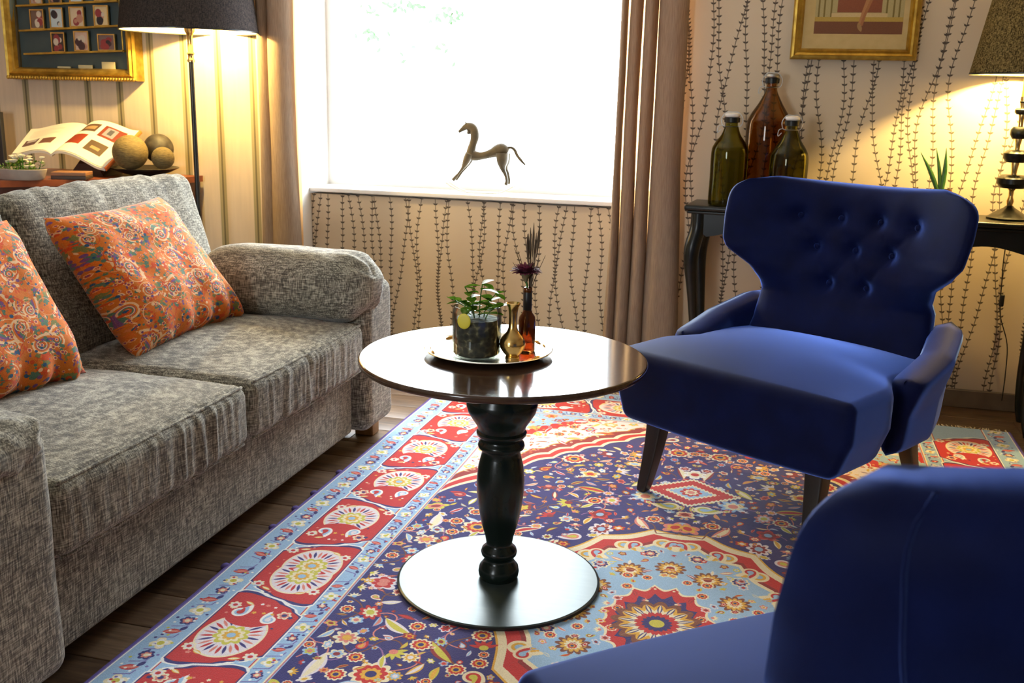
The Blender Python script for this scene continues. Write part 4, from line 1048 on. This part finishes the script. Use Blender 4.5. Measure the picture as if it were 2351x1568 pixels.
for yo in (-.022, .022):
    mk('leg', *ht([(1080, 352, 8), (1074, 368, 8), (1066, 384, 4), (1057, 396, 2.4), (1049, 406, 3.6), (1043, 413, 4)], yo, 20), BRZ, horse, world=True)
    mk('leg', *ht([(1156, 352, 13), (1156, 370, 12), (1157, 386, 6), (1163, 400, 3.6), (1166, 414, 3.2), (1164, 423, 4.2)], yo, 20), BRZ, horse, world=True)
    rp = [(1028, 412), (1045, 424), (1065, 432), (1105, 436), (1145, 436), (1165, 430), (1182, 421)]
    P = [h(x, y) for x, y in rp]; zmin = min(p[2] for p in P); P = [(a, b_+yo, c-zmin+NB+.034) for a, b_, c in P]
    mk('rocker', *tube(P, .0035, 8, sm=30), mat('pale_rocker', (.5, .48, .42), .5), horse, world=True)

# ------------------------------------------------------------------ floor lamp
fl_ = thing('floor_lamp', 'floor lamp with wide charcoal drum shade and black pole with brass fitting behind the sofa', 'floor lamp', (-1.93, 1.80, 0))
mk('lamp_base', *lathe([(0, 0), (.15, 0), (.152, .008), (.14, .018), (.03, .028), (.015, .05), (0, .05)], 48), DARKMETAL, fl_)
zb = un(437, 72, Y=1.80)[2]; zk = un(440, 132, Y=1.80)[2]
mk('pole', *lathe([(0, .04), (.011, .04), (.0105, zk-.01), (0, zk-.01)], 20), mat('black_pole', (.006, .006, .006), .35), fl_)
mk('brass_fitting', *lathe([(0, zk-.02), (.015, zk-.02), (.016, zk-.012), (.012, zk-.004), (.012, zk+.01), (.017, zk+.016), (.012, zk+.024), (.0115, zb-.02), (.016, zb-.01), (.022, zb+.0), (.024, zb+.03), (0, zb+.03)], 28), BRASS, fl_)
shade(fl_, .292, .255, zb, zb+.30, SHADE2)
bulb_ = mat('lamp_bulb_glow', (1, .9, .7), .4); bsdf(bulb_).inputs['Emission Color'].default_value = (1, .75, .4, 1); bsdf(bulb_).inputs['Emission Strength'].default_value = 12

# ------------------------------------------------------------------ sideboard and things on it
sb = thing('sideboard', 'red-brown wooden sideboard with canted end behind the sofa back', 'sideboard', (-2.8, 1.7, 0))
outl = [(-3.55, 2.06), (-3.55, 1.20), (-3.0, 1.16), (-2.80, 1.24), (-2.62, 1.39), (-2.14, 1.85), (-2.07, 1.94), (-2.06, 2.06)]
def prism(pts, z0, z1, inset=0.0):
    P = np.array(pts); c = P.mean(0); 
    if inset: P = P.copy(); P = c+(P-c)*(1-inset)
    n = len(P); V = [(x, y, z0) for x, y in P]+[(x, y, z1) for x, y in P]
    return V, [tuple(range(n)), tuple(range(2*n-1, n-1, -1))]+[(i, i+n, (i+1) % n+n, (i+1) % n) for i in range(n)]
mk('top', *prism(outl, .772, .80), REDWOOD, sb, world=True, smooth=False)
mk('body', *prism([(x*.985-.04, y*.99+.02 if y < 2 else y-.01) for x, y in outl], .06, .772), DARKRED, sb, world=True, smooth=False)
mk('plinth', *prism([(x*.985-.06, y*.985+.04 if y < 2 else y-.02) for x, y in outl], 0, .06), DARKRED, sb, world=True, smooth=False)
SZ = .8005
pp = un(333, 388, Y=1.90)
plate = thing('wide_bowl', 'shallow black bowl on the sideboard carrying three decorative balls', 'bowl', (pp[0], 1.90, SZ))
mk('dish', *lathe([(0, .0), (.055, .0), (.062, .004), (.11, .018), (.150, .036), (.153, .039), (.150, .041), (.108, .024), (.06, .011), (0, .009)], 56), mat('black_glaze', (.015, .014, .012), .25), plate)
BALL1 = noisy('wound_straw', (.09, .065, .022), (.22, .16, .06), 60, .8, 0, (1, 1, 5), bmp=.6)
BALL2 = noisy('mottled_dark_shell', (.008, .007, .006), (.06, .05, .04), 34, .6, bmp=.3)
for px_, py_, Y_, r, m_, lb in ((299, 350, 1.80, .078, BALL1, 'largest straw-coloured ball at the front of the black bowl, beside the open book'), (364, 341, 1.955, .068, BALL2, 'dark mottled ball at the back of the black bowl'), (374, 363, 1.80, .050, BALL1, 'smallest straw-coloured ball, in front of the dark mottled one')):
    q = un(px_, py_, Y=Y_); t = thing('decorative_ball', lb, 'ball', (q[0], Y_, q[2]-r), 0, 'balls in the black bowl'); mk('ball', *sph((0, 0, r), r, 28), m_, t)
    t['category'] = 'ball'
# open book propped on a low stack
bk = thing('open_book', 'large open picture book with orange cover edge propped on the sideboard', 'book', (-2.6, 1.8, SZ))
LP_, SP_, RP_ = [(28, 352), (72, 296)], [(118, 352), (200, 288)], [(240, 384), (320, 300)]
def bw(px_, Y): return un(px_[0], px_[1], Y=Y)
A0, A1 = bw(LP_[0], 1.66), bw(LP_[1], 1.90); B0, B1 = bw(SP_[0], 1.70), bw(SP_[1], 1.95); C0, C1 = bw(RP_[0], 1.76), bw(RP_[1], 1.99)
cb_ = Canvas(1.0, .62, 700, (.93, .90, .84))
def rect(c, x0, y0, x1, y1, col): c.a[int(y0*c.ppm):int(y1*c.ppm), int(x0*c.ppm):int(x1*c.ppm)] = col
rect(cb_, .06, .16, .20, .30, (.36, .26, .26)); rect(cb_, .08, .24, .18, .30, (.70, .66, .66)); rect(cb_, .24, .16, .38, .28, (.40, .26, .22))
rect(cb_, .50, .16, .66, .34, (.50, .16, .06)); rect(cb_, .54, .40, .68, .54, (.30, .22, .16)); rect(cb_, .56, .44, .66, .50, (.62, .50, .36)); rect(cb_, .72, .36, .92, .54, (.42, .14, .08)); rect(cb_, .75, .39, .85, .52, (.50, .50, .56)); rect(cb_, .78, .42, .82, .50, (.25, .25, .3))
rect(cb_, .72, .12, .88, .28, (.30, .23, .16)); rect(cb_, .76, .17, .84, .21, (.66, .52, .36))
for k in range(9): rect(cb_, .06, .36+.02*k, .06+.30*(1 if k % 4 else .6), .366+.02*k, (.80, .77, .72))
PAGE = imgmat('book_pages', image('book_pages', np.clip(cb_.a, 0, 1)), .7)
def page(E0, E1, I0, I1, u0, u1, hump):
    def f(s, v):
        a = I0*(1-v)+I1*v; b_ = E0*(1-v)+E1*v; p = a*(1-s)+b_*s; p = p.copy(); p[2] += hump*math.sin(PI*min(1, s*1.2)**.7)*(1 if s < .83 else math.cos((s-.83)*6)); return p
    V, F, UV = grid(14, 8, f, True); UV = [(u0+(u1-u0)*s, .02+.96*v) for s, v in UV]; return np.array(V), F, UV
pgL = page(A0, A1, B0, B1, .49, .01, .018); pgR = page(C0, C1, B0, B1, .49, .99, .030)
for V, F, UV in (pgL, pgR): mk('page_block', np.array(V), F, PAGE, bk, world=True, uv=UV, angle=None)
ORA = mat('orange_cover', (.72, .17, .03), .6); PEDGE = mat('page_edges', (.62, .58, .50), .8)
for (V, F, UV), nm in ((pgL, 'book_cover'), (pgR, 'book_cover')):
    V = np.array(V); V2 = V.copy(); V2[:, 2] -= .014; V3 = V.copy(); V3[:, 2] -= .002; cc = V2.mean(0); V2 = cc+(V2-cc)*1.03; V3 = V3.mean(0)+(V3-V3.mean(0))*1.03
    n = len(V); FF = F+[tuple(i+n for i in f[::-1]) for f in F]; VV = np.concatenate([V3-np.array([0, 0, .001]), V2])
    nu = 15; rim = list(range(nu))+[nu*j+nu-1 for j in range(1, 9)]+[nu*8+i for i in range(nu-2, -1, -1)]+[nu*j for j in range(7, 0, -1)]
    for a, b_ in zip(rim, rim[1:]+rim[:1]): FF.append((a, b_, b_+n, a+n))
    mk('page_edges', VV, FF, PEDGE, bk, world=True, angle=30)
mk('cover_edge', *tube([C0+np.array([.004, 0, -.010]), (C0+C1)/2+np.array([.008, 0, -.006]), C1+np.array([.006, 0, -.006])], .010, 8, flat=.8, sm=8), ORA, bk, world=True, label='orange cover edge')
bs = thing('book_stand', 'low dark wooden book rest under the open book', 'stand', (B0[0], 1.80, SZ))
w0 = (B0+C0)/2; w1 = (B1+C1)/2
V = [(w0[0]-.09, w0[1]+.05, SZ), (w0[0]+.09, w0[1]+.05, SZ), (w1[0]+.05, w1[1]-.02, SZ), (w1[0]-.09, w1[1]-.02, SZ), (w1[0]+.02, w1[1]-.03, w1[2]-.06), (w1[0]-.09, w1[1]-.03, w1[2]-.06), (w0[0]-.05, w0[1]+.06, w0[2]-.02), (w0[0]+.05, w0[1]+.06, w0[2]-.02)]
mk('wedge', V, [(0, 1, 2, 3), (0, 6, 7, 1), (3, 2, 4, 5), (5, 4, 7, 6), (0, 3, 5, 6), (1, 7, 4, 2)], DARKRED, bs, world=True, smooth=False)
for k, (dz, cl, lb) in enumerate(((0, (.05, .03, .02), 'thin dark closed book lying at the bottom under the open book'), (.016, (.28, .13, .06), 'brown closed book lying under the open book, on the dark one'))):
    q = un(158, 398, Y=1.60); t = thing('closed_book', lb, 'book', (q[0], 1.62, SZ+dz), math.radians(20), 'closed books on the sideboard')
    mk('cover', *bevbox(-.075, .075, -.05, .05, 0, .0155, .002), mat('book_cloth_%d' % k, cl, .6), t)
q = un(48, 405, Y=1.50)
pl_ = thing('flower_planter', 'low grey oval planter full of small white flowers on the sideboard', 'planter', (q[0], 1.50, SZ))
g = Geo(); V, F = lathe([(0, 0), (.105, 0), (.112, .006), (.125, .045), (.122, .047), (.116, .044), (.11, .03), (0, .03)], 40); V = np.array(V); V[:, 1] *= .6; mk('pot', V, F, noisy('grey_ceramic', (.34, .29, .25), (.42, .37, .33), 20, .5), pl_)
rr = random.Random(8)
for k in range(46):
    a = rr.uniform(0, 6.28); r = rr.random()**.5; x, y = .11*r*math.cos(a), .06*r*math.sin(a); hgt = rr.uniform(.045, .105)
    st = mk('stem', *tube([(x*.8, y*.8, .028), (x, y, hgt)], .0012, 5), LEAFD, pl_)
    for q_ in range(3):
        a2 = rr.uniform(0, 6.28); mk('leaf', *leafmesh((x, y, hgt*.75), (x+.018*math.cos(a2), y+.018*math.sin(a2), hgt*.75+rr.uniform(0, .012)), .005, n=3), LEAF if q_ else LEAFD, st)
    if k % 2 == 0: mk('blossom', *lathe([(0, -.005), (.010, .002), (.013, .006), (.008, .008), (0, .006)], 9, (x, y, hgt)), PETALW, st)
q = un(2, 340, Y=1.95)
t = thing('picture_stand', 'dark upright frame edge at the left end of the sideboard, cut by the photo edge', 'frame', (q[0]-.03, 1.97, SZ))
mk('back_panel', *bevbox(-.05, .035, -.012, .012, 0, un(5, 257, Y=1.97)[2]-SZ, .003), mat('black_frame', (.02, .02, .025), .5), t)

# ------------------------------------------------------------------ gold framed display case
gx1 = un(322, 150, Y=WY-.03)[0]; gz0 = un(200, 184, Y=WY-.05)[2]; gx0 = gx1-.72
cs = thing('display_case', 'gilt framed wall case with blue-green inside and gold shelves of small pictures', 'display case', ((gx0+gx1)/2, WY-.003, gz0))
cw, chh = gx1-gx0, .80
g = Geo(); frame_bar(g, -cw/2, cw/2, 0, chh, [0, 0, .008, .017, .026, .036, .047, .054], [0, -.060, -.072, -.066, -.076, -.062, -.060, -.040]); mk('gilt_frame', *g.get(), GOLDPAINT, cs, smooth=False)
g = Geo()
for k in range(46):
    g.add(sph((-cw/2+.012+k*(cw-.024)/45, -.070, .006), .0095, 6, (1, .8, 1)))
mk('beading', *g.get(), GOLDPAINT, cs)
TEAL = noisy('teal_backing', (.035, .055, .06), (.07, .095, .095), 6, .6)
mk('back_panel', *box(-cw/2+.05, cw/2-.05, -.012, -.004, .05, chh-.05), TEAL, cs, smooth=False)
SH = GOLDPAINT
CY_ = WY-.045
def cp(x, y): q = un(x, y, Y=CY_); return q
shelfpx = [((40, 14), (272, 2)), ((47, 71), (278, 59)), ((58, 124), (285, 117))]
cards = []
def add_card(x0, x1, yt, yb, k, row, lb):
    p0, p1 = cp(x0, yb), cp(x1, yb-(x1-x0)*.05); zt = cp(x0, yt)[2]; w_ = p1[0]-p0[0]; hh = zt-p0[2]
    t = thing('small_picture', lb, 'picture', ((p0[0]+p1[0])/2, CY_+.012, (p0[2]+p1[2])/2+.0005), 0, 'small pictures on the case shelves')
    g = Geo(); b_ = .006
    frame_bar(g, -w_/2, w_/2, 0, hh, [0, 0, b_, b_], [.003, -.006, -.006, -.001]); mk('frame', *g.get(), BRASS, t, smooth=False)
    c = Canvas(.05, .07, 900, CARDBG[k % len(CARDBG)]); r_ = random.Random(k)
    for q_ in range(7): c.blob(.025+r_.uniform(-.012, .012), .02+r_.uniform(-.01, .035), r_.uniform(.006, .013), r_.choice(((.25, .15, .18), (.7, .5, .42), (.55, .2, .22), (.15, .12, .16), (.8, .75, .68))), 0, 0, 0, 1, 1.3)
    im = image('tiny_print_%d' % k, np.clip(c.a, 0, 1)); m_ = imgmat('tiny_print_%d' % k, im, .5)
    mk('print', [(-w_/2+b_*.7, -.002, b_*.7), (w_/2-b_*.7, -.002, b_*.7), (w_/2-b_*.7, -.002, hh-b_*.7), (-w_/2+b_*.7, -.002, hh-b_*.7)], [(0, 1, 2, 3)], m_, t, smooth=False, uv=[(0, 0), (1, 0), (1, 1), (0, 1)])
CARDBG = [(.45, .35, .30), (.75, .80, .82), (.82, .74, .62), (.85, .76, .58), (.25, .18, .16), (.80, .68, .60), (.45, .36, .36), (.7, .6, .55)]
for i, ((x0, y0), (x1, y1)) in enumerate(shelfpx):
    a, b_ = cp(x0, y0), cp(x1, y1); yb_, yf_ = WY-.012, WY-.058
    V = [(a[0], yf_, a[2]-.004), (b_[0], yf_, b_[2]-.004), (b_[0], yb_, b_[2]-.004), (a[0], yb_, a[2]-.004), (a[0], yf_, a[2]+.004), (b_[0], yf_, b_[2]+.004), (b_[0], yb_, b_[2]+.004), (a[0], yb_, a[2]+.004)]
    mk('shelf', V, [(3, 2, 1, 0), (4, 5, 6, 7), (0, 1, 5, 4), (2, 3, 7, 6), (1, 2, 6, 5), (3, 0, 4, 7)], SH, cs, world=True, smooth=False)
a, b_ = cp(273, 0), cp(283, 120); mk('shelf_post', *tube([a+np.array([0, 0, .12]), b_], .004, 6), SH, cs, world=True)
a, b_ = cp(24, -60), cp(36, 160); mk('inner_bevel', *tube([a, b_], .018, 8, flat=.3), noisy('grey_green_bevel', (.14, .17, .15), (.2, .23, .2), 9, .4), cs, world=True)
rows = [[(68, 100, 22, 68), (113, 144, 18, 66), (158, 192, 16, 63.5), (214, 248, 13, 61)], [(117, 148, 75, 121.5), (169, 203, 72, 118.5), (223, 263, 79, 118)], [(66, 96, -35, 11.5), (110, 140, -35, 9.5), (157, 188, -36, 7), (214, 246, -38, 4)]]
nm_ = (['first', 'second', 'third', 'fourth'], ['shelf below the lamp-shade level', 'lowest shelf', 'shelf cut by the top edge'])
k = 0
for ri, r_ in enumerate(rows):
    for ci, (x0, x1, yt, yb) in enumerate(r_):
        where = ('middle shelf of the gilt case', 'lowest shelf of the gilt case', 'topmost visible shelf of the gilt case')[ri]
        add_card(x0, x1, yt, yb, k, ri, 'small gold-edged picture, %s from the left on the %s' % (nm_[0][ci], where)); k += 1
for i, (x0, x1, yt) in enumerate(((130, 160, 152), (178, 210, 149), (232, 262, 142))):
    a, b_ = cp(x0, 161), cp(x1, 161); zt = cp(x0, yt)[2]
    t = thing('small_picture', 'small picture half sunk behind the bottom rail of the gilt case, %s from the left' % ('first', 'second', 'third')[i], 'picture', ((a[0]+b_[0])/2, CY_+.01, gz0+.05), 0, 'small pictures at the case bottom')
    mk('panel', *bevbox(-(b_[0]-a[0])/2, (b_[0]-a[0])/2, -.003, .003, 0, zt-gz0-.05, .001), mat('cream_card_%d' % i, (.55, .48, .28), .6), t)

# ------------------------------------------------------------------ tree outside
BARK = noisy('grey_bark', (.20, .17, .13), (.32, .28, .22), 20, .9)
tree = thing('tree', 'green leafy tree outside the window, mostly washed out by daylight', 'tree', (-1.5, 7.0, -.5))
trk = mk('trunk', *tube([(-2.9, 7.2, -.5), (-2.8, 7.2, 1.4), (-2.3, 7.1, 2.6), (-1.6, 7.0, 3.2)], [.16, .13, .10, .05], 10, sm=20), BARK, tree, world=True)
rt = random.Random(12)
TL_ = noisy('tree_leaf', (.004, .030, .002), (.012, .06, .006), 4, .6)
def cluster(cx_, cy_, sx, sy, n, m_):
    g = Geo()
    for k in range(n):
        q = un(cx_+rt.gauss(0, sx), cy_+rt.gauss(0, sy), Y=7+rt.uniform(-.3, .3)); a = rt.uniform(0, 6.28); b2 = rt.uniform(-1, 1)
        tip = q+np.array([math.cos(a)*.06, b2*.03, math.sin(a)*.06]); g.add(leafmesh(q, tip, .018, up=(0, 1, .2), n=3))
    mk('foliage', *g.get(), m_, tree, world=True)['kind'] = 'stuff'
cluster(925, 14, 26, 5, 22, TL_); cluster(1032, 36, 16, 8, 22, TL_); cluster(852, 78, 7, 8, 16, TL_); cluster(852, 30, 6, 6, 6, TL_); cluster(960, 115, 60, 40, 12, TL_); cluster(900, -90, 200, 40, 200, TL_)
for (x0, y0, x1, y1) in ((800, -70, 925, 8), (925, -80, 1035, 30), (800, -60, 852, 70)):
    mk('branch', *tube([un(x0, y0, Y=7.0), un((x0+x1)/2, (y0+y1)/2-12, Y=7.0), un(x1, y1, Y=7.0)], [.012, .008, .004], 6, sm=8), BARK, tree, world=True)
